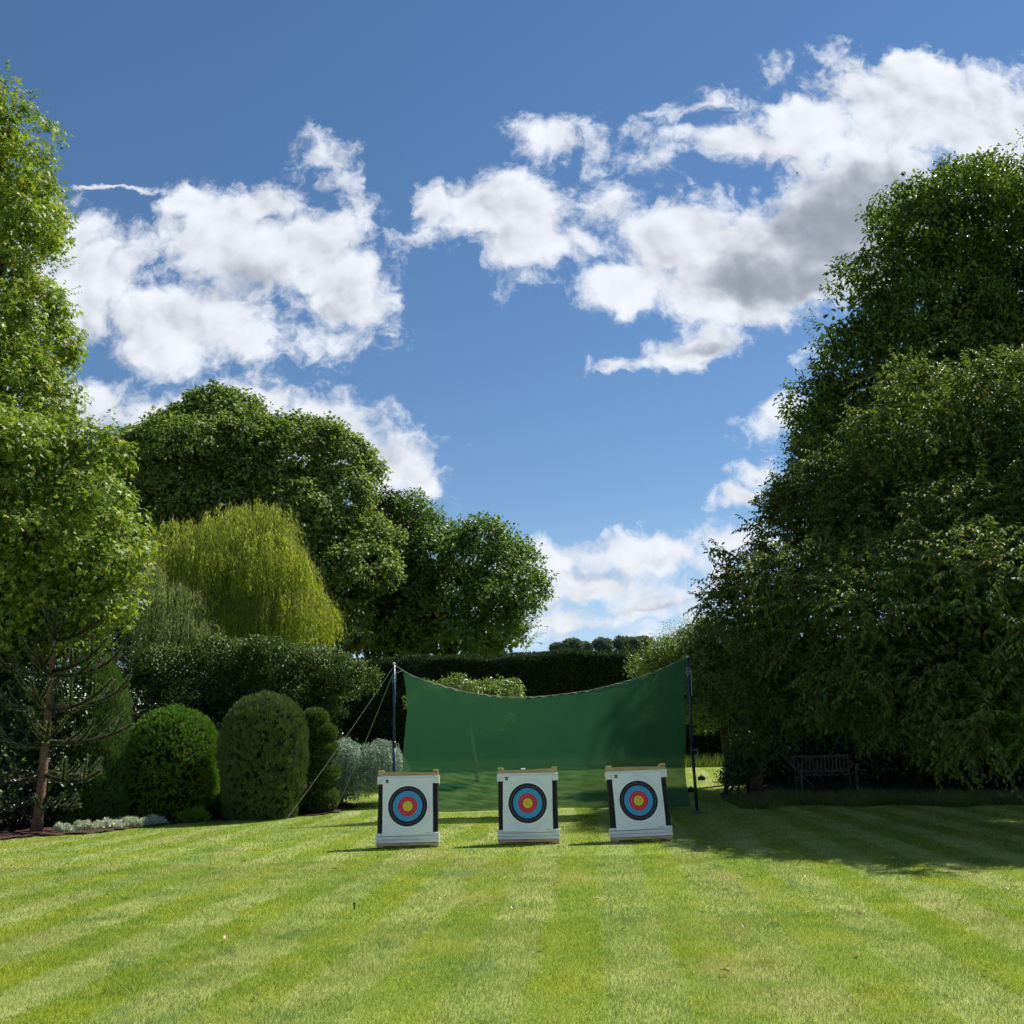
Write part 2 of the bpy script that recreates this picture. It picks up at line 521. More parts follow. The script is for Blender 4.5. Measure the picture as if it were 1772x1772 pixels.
def region(name, poly, z, mat, kind='structure', noise=0.0, extra=None):
    """a filled sheet over a ground outline, cut fine enough to follow the ground"""
    pts = np.array(poly, float)
    x0, y0 = pts.min(0); x1, y1 = pts.max(0)
    st = 0.22
    gx = np.arange(x0, x1 + st, st); gy = np.arange(y0, y1 + st, st)
    GX, GY = np.meshgrid(gx, gy)
    def inside(px, py):
        r = np.zeros(px.shape, bool)
        n = len(pts)
        for a in range(n):
            xa, ya = pts[a]; xb, yb = pts[(a + 1) % n]
            c = ((ya > py) != (yb > py)) & (px < (xb - xa) * (py - ya) / (yb - ya + 1e-12) + xa)
            r ^= c
        return r
    jit = 0.06
    GX = GX + rng.uniform(-jit, jit, GX.shape); GY = GY + rng.uniform(-jit, jit, GY.shape)
    V = np.stack([GX, GY, hgt(GX, GY) + z + rng.uniform(0, noise + 1e-6, GX.shape)], -1).reshape(-1, 3)
    nx = len(gx)
    i, j = np.meshgrid(np.arange(nx - 1), np.arange(len(gy) - 1))
    b = (j * nx + i).ravel()
    L = np.stack([b, b + 1, b + nx + 1, b + nx], 1)
    cen = V[L].mean(1)
    L = L[inside(cen[:, 0], cen[:, 1])]
    o = link(name, mesh_np(name, V, L, np.full(len(L), 4), smooth=True), mat)
    tag(o, kind=kind)
    return inside
g2 = lambda px, py: ground(px, py)[:2]
BED = [g2(-260, 1492), g2(0, 1455), g2(60, 1448), g2(150, 1444), g2(285, 1428), g2(400, 1420), g2(480, 1416), g2(560, 1411), g2(612, 1399), g2(604, 1388), g2(560, 1384), (-4.6, 27.5), (-6.5, 31.0), (-6.5, 36.5), (-60, 37), (-60, 8)]
in_bed = region('soil_bed', BED, 0.012, m_soil, noise=0.035)
BED2 = [(5.9, 25.6), (7.0, 25.9), (9, 25.6), (12, 24.6), (16, 23.8), (60, 22), (60, 37), (8.2, 37), (7.6, 30)]
in_bed2 = region('woodland_floor', BED2, 0.012, m_shade_floor, noise=0.035)

# far hill whose trees show just over the hedge
m_hill = plain_mat('hill_grass', (0.05, 0.085, 0.02), (0.09, 0.12, 0.03), 0.05, 0.95, 0.1)
hx = np.linspace(-420, 420, 60); hy = np.linspace(120, 620, 40)
HX, HY = np.meshgrid(hx, hy)
HZ = 23.5 * np.exp(-((HY - 300) / 95) ** 2) * (0.82 + 0.18 * np.exp(-((HX - 20) / 120) ** 2)) + 1.0 * np.sin(HX * 0.03)
HZ = np.where((HY < 130) | (HY > 610), -1.0, HZ)
V = np.stack([HX, HY, HZ], -1).reshape(-1, 3)
i, j = np.meshgrid(np.arange(59), np.arange(39))
b0 = (j * 60 + i).ravel()
L = np.stack([b0, b0 + 1, b0 + 61, b0 + 60], 1)
tag(link('hill', mesh_np('hill', V, L, np.full(len(L), 4), smooth=True), m_hill), kind='structure')
def hill_z(x, y):
    return 23.5 * math.exp(-((y - 300) / 95) ** 2) * (0.82 + 0.18 * math.exp(-((x - 20) / 120) ** 2)) + math.sin(x * 0.03)

# ------------------------------------------------------------------ foliage engine
def leaves(name, P, A, N, size, ratio, mat, parent, tint, shape='fold', fold=0.25):
    """P base points, A leaf axes, N face normals (all n x 3), size length per leaf -> one foliage mesh"""
    n = len(P)
    if n == 0:
        return None
    A = norm(A)
    N = N - A * np.sum(N * A, 1, keepdims=True)
    N = norm(N)
    S = np.cross(A, N)
    L = size[:, None]
    if shape == 'fold':          # two triangles folded along the midrib
        w = ratio
        V = np.stack([P, P + A * L * .45 + S * L * w * .5 + N * L * fold * w, P + A * L - N * L * .12, P + A * L * .45 - S * L * w * .5 + N * L * fold * w], 1)
        base = np.arange(n)[:, None] * 4
        idx = np.concatenate([base + [0, 1, 2], base + [0, 2, 3]], 1)
        sizes = np.full(n * 2, 3); k = 4
    elif shape == 'oval':        # six-sided leaf with a midrib fold
        w = ratio
        o = N * L * fold * w
        V = np.stack([P, P + A * L * .28 + S * L * w * .42 + o, P + A * L * .66 + S * L * w * .40 + o * .8, P + A * L - N * L * .15, P + A * L * .66 - S * L * w * .40 + o * .8, P + A * L * .28 - S * L * w * .42 + o], 1)
        base = np.arange(n)[:, None] * 6
        idx = np.concatenate([base + [0, 1, 2, 3], base + [0, 3, 4, 5]], 1)
        sizes = np.full(n * 2, 4); k = 6
    elif shape == 'tri':
        V = np.stack([P - S * L * ratio * .5, P + S * L * ratio * .5, P + A * L], 1)
        base = np.arange(n)[:, None] * 3
        idx = base + [0, 1, 2]
        sizes = np.full(n, 3); k = 3
    elif shape == 'lobed':       # a maple-like leaf of three pointed lobes
        def lobe(ang, ln, w):
            D = A * math.cos(ang) + S * math.sin(ang)
            T = np.cross(D, N)
            return [P + D * L * ln * .5 + T * L * w * .5 + N * L * .05, P + D * L * ln - N * L * .08, P + D * L * ln * .5 - T * L * w * .5 + N * L * .05]
        vs = [P] + lobe(0, 1.0, .46) + lobe(1.0, .78, .40) + lobe(-1.0, .78, .40)
        V = np.stack(vs, 1)
        base = np.arange(n)[:, None] * 10
        idx = np.concatenate([base + [0, 1, 2, 3], base + [0, 4, 5, 6], base + [0, 7, 8, 9]], 1)
        sizes = np.full(n * 3, 4); k = 10
    me = mesh_np(name, V.reshape(-1, 3), idx, sizes, np.repeat(tint, k))
    return link(name, me, mat, parent)

def blob_points(blobs, n, lo=0.82, hi=1.04, keep_back=0.35, view=(0, 0, 1.6), bottom=0.5, lump=0.16, lscale=2.2, skip=0):
    """points in the outer layer of a crown made of ellipsoids; returns points and outward normals"""
    B = np.array([b[:6] for b in blobs], float)
    area = (B[:, 3] * B[:, 4] + B[:, 3] * B[:, 5] + B[:, 4] * B[:, 5])
    if skip: area[:skip] *= .12
    wgt = area / area.sum()
    Ps, Ns = [], []
    got = 0
    view = np.array(view)
    ph = rng.uniform(0, 6.28, (len(B), 6))
    while got < n:
        m = max(2000, int(n * 1.5))
        bi = rng.choice(len(B), m, p=wgt)
        d = rnd(m)
        # lumpy radius so that the outline is uneven
        q = d * lscale
        h = ph[bi]
        lum = (np.sin(q[:, 0] * 2.1 + h[:, 0]) * np.sin(q[:, 1] * 1.7 + h[:, 1]) + np.sin(q[:, 2] * 2.6 + h[:, 2]) * np.sin(q[:, 0] * 3.3 + h[:, 3]) + .6 * np.sin(q[:, 1] * 5.1 + h[:, 4]) * np.sin(q[:, 2] * 4.7 + h[:, 5])) / 2.2
        r = rng.uniform(lo, hi, m) * (1 + lump * lum)
        c, rad = B[bi, :3], B[bi, 3:6]
        p = c + d * rad * r[:, None]
        nrm = norm(d / rad)
        ok = np.ones(m, bool)
        for kk in range(len(B)):          # drop points buried inside another blob
            e = (((p - B[kk, :3]) / B[kk, 3:6]) ** 2).sum(1)
            ok &= ~((bi != kk) & (e < (lo * 0.93) ** 2))
        tov = norm(view - p)
        facing = np.sum(nrm * tov, 1)
        ok &= (facing > -0.25) | (rng.random(m) < keep_back)
        ok &= (nrm[:, 2] > -0.45) | (rng.random(m) < bottom)
        Ps.append(p[ok]); Ns.append(nrm[ok]); got += ok.sum()
    return np.concatenate(Ps)[:n], np.concatenate(Ns)[:n]

def tuft_leaves(CP, CN, per, rad, size, up=0.5, out=0.7, rand=0.7, droop=0.25, sjit=0.3):
    """leaves in small rounded tufts about the cluster points"""
    n = len(CP) * per
    P = np.repeat(CP, per, 0); Nn = np.repeat(CN, per, 0)
    r = rad if np.isscalar(rad) else np.repeat(rad, per)[:, None]
    off = rnd(n) * (rng.random((n, 1)) ** 0.45)
    off = off + Nn * 0.15
    off[:, 2] *= 0.75
    P2 = P + off * r
    face = norm(off * 0.7 + Nn * out + np.array([0, 0, up]) + rnd(n) * rand)
    ax = norm(rnd(n) + off * 0.9 + np.array([0, 0, -droop]))
    s = size * rng.uniform(1 - sjit, 1 + sjit, n)
    return P2, ax, face, s

def lobed(blobs, n, r, view=(0, 0, 1.6), vary=.35, tuft=.15):
    """break a crown into rounded boughs: n smaller ellipsoids set about the surface of the large ones, within the given outline"""
    cut = r * .70 + tuft
    core = [(b[0], b[1], b[2]) + tuple(max(.42 * q, q - cut) for q in b[3:6]) for b in blobs]
    P, N = blob_points(core, n, .80, 1.34, .45, view, .5, .12)
    rr = r * rng.uniform(1 - vary, 1 + vary, n)
    out = list(core)
    for p, q in zip(P, rr):
        out.append((p[0], p[1], p[2], q * 1.1, q * 1.1, q * .82))
    return out

def fill_leaves(blobs, n, size, lo=0.25, hi=0.8):
    """sparse larger leaves inside the crown, so that little sky shows through its middle"""
    B = np.array([b[:6] for b in blobs], float)
    vol = B[:, 3] * B[:, 4] * B[:, 5]
    bi = rng.choice(len(B), n, p=vol / vol.sum())
    d = rnd(n)
    P = B[bi, :3] + d * B[bi, 3:6] * rng.uniform(lo, hi, n)[:, None]
    return P, rnd(n), norm(rnd(n) + [0, 0, .6]), size * rng.uniform(.7, 1.3, n)

def cat(*sets):
    return [np.concatenate(x) for x in zip(*sets)]

def limb_tree(base, blobs, r0, mat, parent, nl=14, fork=0.35, name='trunk', seed=0, lean=None, n=9, tips=None, wob=0.25):
    """a tapered trunk and curved limbs that reach into the crown's ellipsoids: trunk mesh + one branches mesh"""
    rs = np.random.default_rng(seed + 100)
    base = np.array(base, float)
    B = np.array([b[:6] for b in blobs], float)
    cen = (B[:, :3] * (B[:, 3:4] ** 2)).sum(0) / (B[:, 3] ** 2).sum()
    top = lean if lean is not None else base + (cen - base) * fork * np.array([1, 1, 1.2])
    top = np.array(top, float)
    t = MB()
    path = [base + (top - base) * s + np.array([math.sin(s * 5 + seed), math.cos(s * 4 + seed), 0]) * r0 * .35 * math.sin(s * 3.1) for s in np.linspace(0, 1, 9)]
    path[0][2] -= 0.15
    rad = [r0 * (1.45 - .5 * min(1, s * 4)) * (1 - .30 * s) for s in np.linspace(0, 1, 9)]
    t.tube(path, rad, 14)
    tr = t.build(name, mat, parent, True)
    b = MB()
    for q in range(nl):
        k = rs.integers(len(B)) if q >= len(B) else q
        d = rs.normal(size=3); d /= np.linalg.norm(d); d[2] = abs(d[2]) * .6
        end = B[k, :3] + d * B[k, 3:6] * rs.uniform(.2, .72)
        st = path[-1 - rs.integers(3)]
        ln_ = np.linalg.norm(end - st)
        mid = (st + end) / 2 + rs.normal(size=3) * wob * min(ln_, 3) * .3 + [0, 0, .05 * ln_]
        pts = [(1 - s) ** 2 * st + 2 * s * (1 - s) * mid + s * s * end for s in np.linspace(0, 1, 9)]
        rr = r0 * rs.uniform(.28, .5)
        b.tube(pts, [rr * (1 - .88 * s) + .006 for s in np.linspace(0, 1, 9)], 7)
        for w in range(4):
            s0 = pts[3 + w]
            e2 = end + rs.normal(size=3) * B[k, 3:6] * .30
            e2 = s0 + (e2 - s0) * min(1.0, 2.2 / (np.linalg.norm(e2 - s0) + 1e-6)) * rs.uniform(.5, .9)
            m2 = (s0 + e2) / 2 + rs.normal(size=3) * .1
            b.tube([(1 - s) ** 2 * s0 + 2 * s * (1 - s) * m2 + s * s * e2 for s in np.linspace(0, 1, 6)], [rr * .4 * (1 - .9 * s) + .004 for s in np.linspace(0, 1, 6)], 5)
    b.build('branches', mat, tr, True)
    return tr, path

def sprays(CP, CN, length, npl, lsize, ratio, droop=0.45, hang=0.6, up0=0.25, seed=1, twig=0.006, jit=0.25, sidew=0.55):
    """arching twigs with leaves hanging from both sides; returns leaf arrays and the twig paths"""
    n = len(CP)
    D = norm(CN * 1.0 + rnd(n) * 0.75 + np.array([0, 0, up0]))
    Ln = length * rng.uniform(.6, 1.25, n)
    T = np.linspace(0.08, 1, npl)
    start = CP - D * Ln[:, None] * .55
    def pt(s):
        return start + D * (Ln * s)[:, None] + np.array([0, 0, -1.0]) * (droop * Ln * s * s)[:, None]
    P, A, N, S = [], [], [], []
    for q, s in enumerate(T):
        p = pt(np.full(n, s)) + rng.normal(size=(n, 3)) * 0.008
        tan = norm(D + np.array([0, 0, -2 * droop * s]))
        side = norm(np.cross(tan, np.array([0, 0, 1.0])))
        sg = 1 if q % 2 else -1
        a = norm(side * sg * sidew + tan * .45 + np.array([0, 0, -hang]) + rnd(n) * jit)
        if q == npl - 1:
            a = norm(tan + np.array([0, 0, -hang * .6]))
        nn = norm(np.array([0, 0, .75]) + CN * .5 + side * sg * .3 + rnd(n) * .45)
        P.append(p); A.append(a); N.append(nn)
        S.append(lsize * rng.uniform(.65, 1.15, n) * (1.0 - .25 * s))
    paths = np.stack([pt(np.full(n, s)) for s in (0, .35, .7, 1)], 1)
    return (np.concatenate(P), np.concatenate(A), np.concatenate(N), np.concatenate(S)), paths

def twigs(name, paths, r, mat, parent):
    """thin three-sided twigs along many short paths, one mesh"""
    n, m = paths.shape[:2]
    V = np.zeros((n, m, 3, 3))
    offs = np.array([[1, 0, 0], [-.5, 0, .87], [-.5, .5, -.87]])
    for j in range(m):
        V[:, j] = paths[:, j][:, None, :] + offs[None] * r * (1 - .75 * j / (m - 1))
    V = V.reshape(-1, 3)
    base = np.arange(n)[:, None] * (m * 3)
    idx = []
    for j in range(m - 1):
        for q in range(3):
            idx.append(base + [j * 3 + q, j * 3 + (q + 1) % 3, (j + 1) * 3 + (q + 1) % 3, (j + 1) * 3 + q])
    idx = np.concatenate(idx, 1)
    return link(name, mesh_np(name, V, idx, np.full(n * (m - 1) * 3, 4)), mat, parent)

def ut(n, a=0.0, b=1.0):
    return rng.uniform(a, b, n)
def E(px, py, Y, rx, ry, rz):
    """an ellipsoid about the point at depth Y seen at px, py; radii in photo pixels at that depth (rx, rz) and metres (ry)"""
    p = at(px, py, Y)
    k = math.hypot(Y, p[2] - CAMZ) / FPX
    return (p[0], p[1], p[2], rx * k, ry, rz * k)

m_bark_dark = bark_mat('dark_bark', (0.018, 0.014, 0.011), (0.06, 0.048, 0.038))
m_bark_brown = bark_mat('brown_bark', (0.06, 0.042, 0.03), (0.15, 0.11, 0.08))
m_bark_pale = bark_mat('pale_bark', (0.25, 0.25, 0.22), (0.55, 0.54, 0.50), 10, (1, 1, 1), .3)
m_twig = bark_mat('twig_bark', (0.10, 0.075, 0.055), (0.22, 0.17, 0.13), 12)

# ------------------------------------------------------------------ hedge
G_dark = [(0.0, (0.008, 0.020, 0.006)), (0.5, (0.018, 0.042, 0.010)), (1.0, (0.045, 0.085, 0.020))]
m_yew_hedge = leaf_mat('yew_hedge_leaves', [(0, (0.014, 0.029, 0.010)), (.55, (0.027, 0.058, 0.017)), (1, (0.085, 0.145, 0.037))], .18, .6, .2, patch=1.5)
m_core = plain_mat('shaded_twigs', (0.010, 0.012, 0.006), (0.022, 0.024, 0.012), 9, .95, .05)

def hedge(x0, y0, x1, y1, top0, top1, thick, nleaf, label):
    root = empty('clipped_hedge', ((x0 + x1) / 2, (y0 + y1) / 2, float(hgt(0, (y0 + y1) / 2))))
    tag(root, label, 'hedge')
    ln = math.hypot(x1 - x0, y1 - y0)
    dx, dy = (x1 - x0) / ln, (y1 - y0) / ln
    nxn, nyn = dy, -dx                      # towards the lawn
    off = np.array(root.location)
    def prof(s):                             # slightly wavy clipped top
        return top0 + (top1 - top0) * s + .05 * np.sin(s * ln * 1.1) + .03 * np.sin(s * ln * 2.9 + 1)
    def surf(s, q):
        """q 0..1 up the front face, 1..1.6 back over the top"""
        zt = prof(s)
        zb = hgt(0, y0 + (y1 - y0) * s) - .05
        f = np.clip(q, 0, 1)
        t = np.clip((q - 1) / .6, 0, 1)
        bul = .16 * np.sin(f * math.pi) + .10 * np.sin(s * ln * .9 + f * 3) + .07 * np.sin(f * 23 + s * ln * 1.7 + 2 * np.sin(s * ln * .31))
        rnd_ = .25 * np.clip((f - .93) / .07, 0, 1) ** 2
        z = zb + (zt - zb) * f - rnd_ * .25 + .10 * np.sin(np.clip(t, 0, 1) * math.pi)
        outw = bul - rnd_ * .5 - t * thick
        X = x0 + dx * ln * s + nxn * outw
        Y = y0 + dy * ln * s + nyn * outw
        return np.stack([X, Y, z], -1)
    S, Q = np.meshgrid(np.linspace(0, 1, 240), np.concatenate([np.linspace(0, 1, 60), np.linspace(1.05, 1.6, 10)]))
    V = surf(S, Q)
    V[..., 2] -= .05
    V = V - off - np.array([nxn, nyn, 0]) * -.0
    V = V.reshape(-1, 3)
    back = V[-240:].copy(); back[:, 2] = -.1
    V = np.concatenate([V, back])
    rows = 71
    i, j = np.meshgrid(np.arange(239), np.arange(rows - 1))
    b = (j * 240 + i).ravel()
    L = np.stack([b, b + 1, b + 241, b + 240], 1)
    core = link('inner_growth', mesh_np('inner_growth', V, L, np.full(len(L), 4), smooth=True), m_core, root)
    s = ut(nleaf); q = np.where(rng.random(nleaf) < .74, ut(nleaf), ut(nleaf, .97, 1.6))
    P = surf(s, q)
    e = 1e-3
    a = surf(s + e, q) - P; c = surf(s, np.minimum(q + e, 1.6)) - P
    nn = norm(np.cross(a, c))
    nn = np.where(np.isfinite(nn), nn, np.array([0, 0, 1.]))
    P = P + nn * ut(nleaf, -.03, .05)[:, None]
    # stray shoots along the top and on the face
    A = norm(nn * .7 + rnd(nleaf) * .8 + [0, 0, .45])
    leaves('foliage', P - off, A, norm(rnd(nleaf) + nn), ut(nleaf, .05, .11), .42, m_yew_hedge, root, ut(nleaf), 'tri')
    return root
pL = at(430, 1150, 39.5); pR = at(1900, 1112, 36.0)
hedge(pL[0], 39.5, pR[0], 36.0, at(640, 1141, 39)[2] + .02, at(1500, 1108, 36.6)[2], 1.8, 130000, 'long tall clipped dark yew hedge closing the lawn behind the green net')

# ------------------------------------------------------------------ trees
def tree(name, label, cat, base, blobs, leafset, lmat, bark, r0, shape, ratio, nl=14, lean=None, fork=.35, tint=None, seed=1, group=None, fold=.25, crown='crown'):
    root = empty(name, tuple(base))
    tag(root, label, cat, group)
    off = np.array(base, float)
    bl = [(b[0] - off[0], b[1] - off[1], b[2] - off[2]) + tuple(b[3:6]) for b in blobs]
    limb_tree((0, 0, 0), bl, r0, bark, root, nl, fork, seed=seed, lean=None if lean is None else np.array(lean) - off)
    P, A, N, S = leafset
    t = ut(len(P)) if tint is None else tint
    leaves(crown, P - off, A, N, S, ratio, lmat, root, t, shape, fold)
    return root

# big rounded sycamore behind the willow
m_syc = leaf_mat('sycamore_leaves', [(0, (0.076, 0.135, 0.033)), (.5, (0.158, 0.237, 0.059)), (1, (0.317, 0.363, 0.109))], .32, .58, .22, patch=1.5, amount=.42)
YS = 42
B_syc = [E(390, 870, YS, 150, 4.2, 150), E(385, 800, YS, 105, 3.2, 100), E(490, 870, YS, 125, 4, 125), E(300, 900, YS, 105, 3.5, 125), E(555, 985, YS, 95, 3.5, 120), E(450, 1010, YS, 180, 4, 140), E(585, 1090, YS, 60, 2.5, 90), E(250, 1000, YS, 105, 3.5, 150), E(375, 750, YS, 62, 2.5, 52), E(470, 775, YS, 66, 2.6, 55), E(245, 830, YS + 1, 62, 2.5, 75), E(545, 830, YS, 70, 2.5, 75), E(600, 935, YS, 60, 2.4, 60)]
CP, CN = blob_points(lobed(B_syc, 190, 1.15, vary=.5), 3300, .84, 1.10, .10, bottom=.06, lump=.14, skip=len(B_syc))
s1 = tuft_leaves(CP, CN, 38, .40, .17, up=.7, out=.6, rand=.6, droop=.45)
s1 = cat(s1, sprays(*blob_points(B_syc, 420, .96, 1.06, .1, bottom=.1), 1.3, 14, 0.17, .5, .12, .15, up0=.7)[0])
s2 = fill_leaves(B_syc, 9000, .34)
tree('sycamore_tree', 'largest rounded green tree, rising behind the yellow-green weeping willow', 'tree', (at(430, 1100, YS)[0], YS + 2.5, .75), B_syc, cat(s1, s2), m_syc, m_bark_dark, .55, 'fold', .8, nl=22, seed=3)

# darker, reddish-leaved tree and a green one above the hedge
m_cop = leaf_mat('dull_dark_leaves', [(0, (0.025, 0.034, 0.016)), (.6, (0.062, 0.065, 0.029)), (1, (0.133, 0.117, 0.055))], .2, .5, .3)
YC = 47
B_cop = [E(659, 968, YC, 60, 3, 85), E(634, 1058, YC, 70, 3, 95), E(684, 1068, YC, 60, 3, 80), E(694, 958, YC, 45, 2.5, 60)]
CP, CN = blob_points(lobed(B_cop, 45, 1.0, vary=.5), 800, .82, 1.1, .15, bottom=.15, skip=4)
s1 = tuft_leaves(CP, CN, 44, .5, .17, up=.5)
tree('copper_tree', 'dark brownish green tree squeezed between the sycamore and the looser tree above the hedge', 'tree', (at(665, 1120, YC)[0], YC + 1, .75), B_cop, cat(s1, fill_leaves(B_cop, 2500, .34)), m_cop, m_bark_dark, .35, 'fold', .75, nl=12, seed=5)
m_ash = leaf_mat('loose_green_leaves', [(0, (0.056, 0.108, 0.025)), (.5, (0.111, 0.196, 0.044)), (1, (0.223, 0.308, 0.083))], .34, .5, .35)
YA = 46
B_ash = [E(744, 974, YA, 75, 3, 70), E(729, 914, YA, 32, 2, 32), E(814, 964, YA, 62, 3, 50), E(859, 1024, YA, 58, 2.6, 60), E(784, 1054, YA, 110, 3.4, 75), E(869, 1079, YA, 50, 2.4, 45), E(709, 1064, YA, 60, 3, 80), E(889, 974, YA, 28, 2, 26), E(790, 1110, YA, 90, 3, 45), E(700, 1110, YA, 70, 3, 45), E(870, 1105, YA, 50, 2.4, 40)]
CP, CN = blob_points(lobed(B_ash, 85, .85, vary=.6), 1200, .82, 1.15, .2, bottom=.15, lump=.25, skip=8)
s1 = tuft_leaves(CP, CN, 34, .46, .17, up=.5, rand=.8)
s1 = cat(s1, sprays(*blob_points(B_ash, 420, .96, 1.06, .1, bottom=.1), 1.7, 16, 0.17, .5, .12, .15, up0=.7)[0])
tree('ash_tree', 'loose green tree with an uneven top above the left end of the hedge', 'tree', (at(800, 1120, YA)[0], YA + 1, .75), B_ash, cat(s1, fill_leaves(B_ash, 1800, .3)), m_ash, m_bark_dark, .35, 'fold', .75, nl=20, seed=8)

# weeping willow
def weeping(name, label, base, blobs, nstr, lmat, bark, length, lsize, step, ratio, bottomz, r0=.25, seed=2, cat_='tree', tintf=None, r_tw=.0035, lobe=.5):
    root = empty(name, tuple(base)); tag(root, label, cat_)
    off = np.array(base, float)
    limb_tree((0, 0, 0), [(b[0] - off[0], b[1] - off[1], b[2] - off[2]) + tuple(b[3:6]) for b in blobs], r0, bark, root, 12, .5, seed=seed)
    CP, CN = blob_points(lobed(blobs, 85, lobe, vary=.5, tuft=0.0), nstr, .72, 1.10, .25, bottom=.25, lump=.2, skip=len(blobs))
    Ln = length * ut(nstr, .4, 1.2)
    Ln = np.minimum(Ln, np.maximum(CP[:, 2] - bottomz, .2))
    H = CN.copy(); H[:, 2] = 0
    H = H * .34 + rnd(nstr) * .16
    Ps, As, Ns, Ss, Ts = [], [], [], [], []
    ns = int(length * 1.2 / step)
    tt = ut(nstr)
    for q in range(ns):
        s = q * step
        m = s < Ln
        if not m.any(): break
        f = s
        p = CP[m] + H[m] * (1 - math.exp(-f * 2.2)) + np.array([0, 0, .14]) * math.sin(min(f * 4, 3.14)) + np.array([0, 0, -1]) * f
        mm = m.sum()
        p = p + rng.normal(size=(mm, 3)) * .018
        a = norm(np.array([0, 0, -1.0]) + rnd(mm) * .55)
        Ps.append(p); As.append(a); Ns.append(norm(rnd(mm) + H[m] * 2 + [0, 0, .4])); Ss.append(lsize * ut(mm, .7, 1.2)); Ts.append(np.clip(tt[m] * .7 + ut(mm) * .3, 0, 1))
    P = np.concatenate(Ps); A = np.concatenate(As); N = np.concatenate(Ns); S = np.concatenate(Ss); T = np.concatenate(Ts)
    leaves('crown', P - off, A, N, S, ratio, lmat, root, T, 'fold')
    pt = np.stack([CP, CP + H * .7 + [0, 0, .05], CP + H * .9 - np.array([0, 0, 1.0]) * (Ln * .5)[:, None], CP + H * 1.0 - np.array([0, 0, 1.0]) * Ln[:, None]], 1)
    twigs('hanging_twigs', pt - off, r_tw, m_wtw, root)
    return root
m_wtw = plain_mat('willow_twig', (0.22, 0.20, 0.05), (0.30, 0.27, 0.09), 8, .8, .2)
m_wil = leaf_mat('willow_leaves', [(0, (0.177, 0.239, 0.029)), (.5, (0.334, 0.396, 0.046)), (1, (0.545, 0.564, 0.105))], .42, .5, .3, patch=.7)
YW = 33.5
B_wil = [E(425, 912, YW, 48, 1.4, 46), E(412, 985, YW, 82, 1.8, 74), E(465, 1000, YW, 48, 1.5, 58), E(350, 985, YW, 44, 1.4, 44), E(500, 1065, YW, 44, 1.4, 44), E(410, 1070, YW, 100, 2.0, 60), E(538, 1088, YW, 26, 1.1, 30), E(372, 930, YW, 26, 1.0, 26), E(310, 950, YW + .5, 26, 1.2, 30)]
weeping('weeping_willow', 'weeping willow with bright yellow-green hanging foliage in front of the largest tree', (at(410, 1300, YW)[0], YW + .6, .5), B_wil, 4600, m_wil, m_bark_brown, 1.25, .13, .066, .27, at(400, 1145, YW)[2], seed=4, lobe=.8)
m_wil2 = leaf_mat('grey_willow_leaves', [(0, (0.103, 0.160, 0.056)), (.5, (0.206, 0.281, 0.113)), (1, (0.449, 0.524, 0.262))], .35, .45, .4, patch=.7)
YW2 = 30.5
B_wil2 = [E(290, 1040, YW2, 44, 1.2, 30), E(240, 1010, YW2, 40, 1.3, 50), E(235, 1080, YW2, 65, 1.3, 50), E(325, 1095, YW2, 45, 1.2, 38), E(200, 1050, YW2, 60, 1.3, 70)]
weeping('weeping_pear', 'greyer green small weeping tree left of the yellow-green willow', (at(255, 1300, YW2)[0], YW2 + .5, .55), B_wil2, 1400, m_wil2, m_bark_brown, 1.5, .10, .055, .26, at(300, 1165, YW2)[2], r0=.16, seed=6)

# wide dark-limbed thorn tree behind the clipped domes
m_thorn = leaf_mat('thorn_leaves', [(0, (0.035, 0.071, 0.016)), (.5, (0.070, 0.121, 0.027)), (1, (0.145, 0.205, 0.054))], .30, .5, .3, patch=1.3)
YT = 28.6
B_th = [E(320, 1160, YT, 85, 1.4, 38), E(430, 1150, YT, 95, 1.6, 36), E(530, 1160, YT, 70, 1.5, 38), E(265, 1205, YT, 55, 1.2, 38), E(590, 1180, YT, 50, 1.2, 30), E(480, 1200, YT, 90, 1.5, 34), E(370, 1210, YT, 80, 1.4, 36), E(620, 1185, YT, 22, .7, 16), E(560, 1225, YT, 40, 1.0, 24)]
CP, CN = blob_points(lobed(B_th, 100, .38, vary=.5, tuft=.05), 2200, .8, 1.12, .5, bottom=.3, lump=.25, skip=9)
s1 = tuft_leaves(CP, CN, 26, .23, .082, up=.4, rand=.9)
tree('hawthorn_tree', 'low spreading small-leaved tree with dark crooked limbs arching over the clipped domes', 'tree', (at(455, 1300, YT)[0], YT, .03), B_th, cat(s1, fill_leaves(B_th, 4000, .12)), m_thorn, m_bark_dark, .22, 'fold', .62, nl=18, fork=.65, seed=10)

# tall trees at the left edge: same kind, one far and tall, one nearer and lower
m_plane = leaf_mat('plane_leaves', [(0, (0.096, 0.160, 0.022)), (.5, (0.196, 0.280, 0.036)), (1, (0.394, 0.421, 0.083))], .38, .5, .35, patch=1.5, amount=.42)
YP = 25.5
B_tall = [E(-62, 330, YP, 125, 2.4, 130), E(-22, 210, YP, 65, 1.8, 75), E(-72, 480, YP, 150, 2.6, 150), E(-82, 650, YP, 165, 2.8, 160), E(38, 300, YP, 52, 1.4, 50), E(18, 420, YP, 62, 1.6, 70), E(8, 560, YP, 65, 1.6, 70), E(-12, 700, YP, 100, 1.8, 80), E(48, 690, YP, 45, 1.2, 36), E(-102, 850, YP, 180, 2.6, 150), E(13, 160, YP, 28, 1, 26)]
CP, CN = blob_points(lobed(B_tall, 150, .62, vary=.6, tuft=.0), 2300, .8, 1.16, .35, bottom=.2, lump=.28, skip=11)
vis = CP[:, 0] > at(-330, 500, YP)[0]
CP, CN = CP[vis], CN[vis]
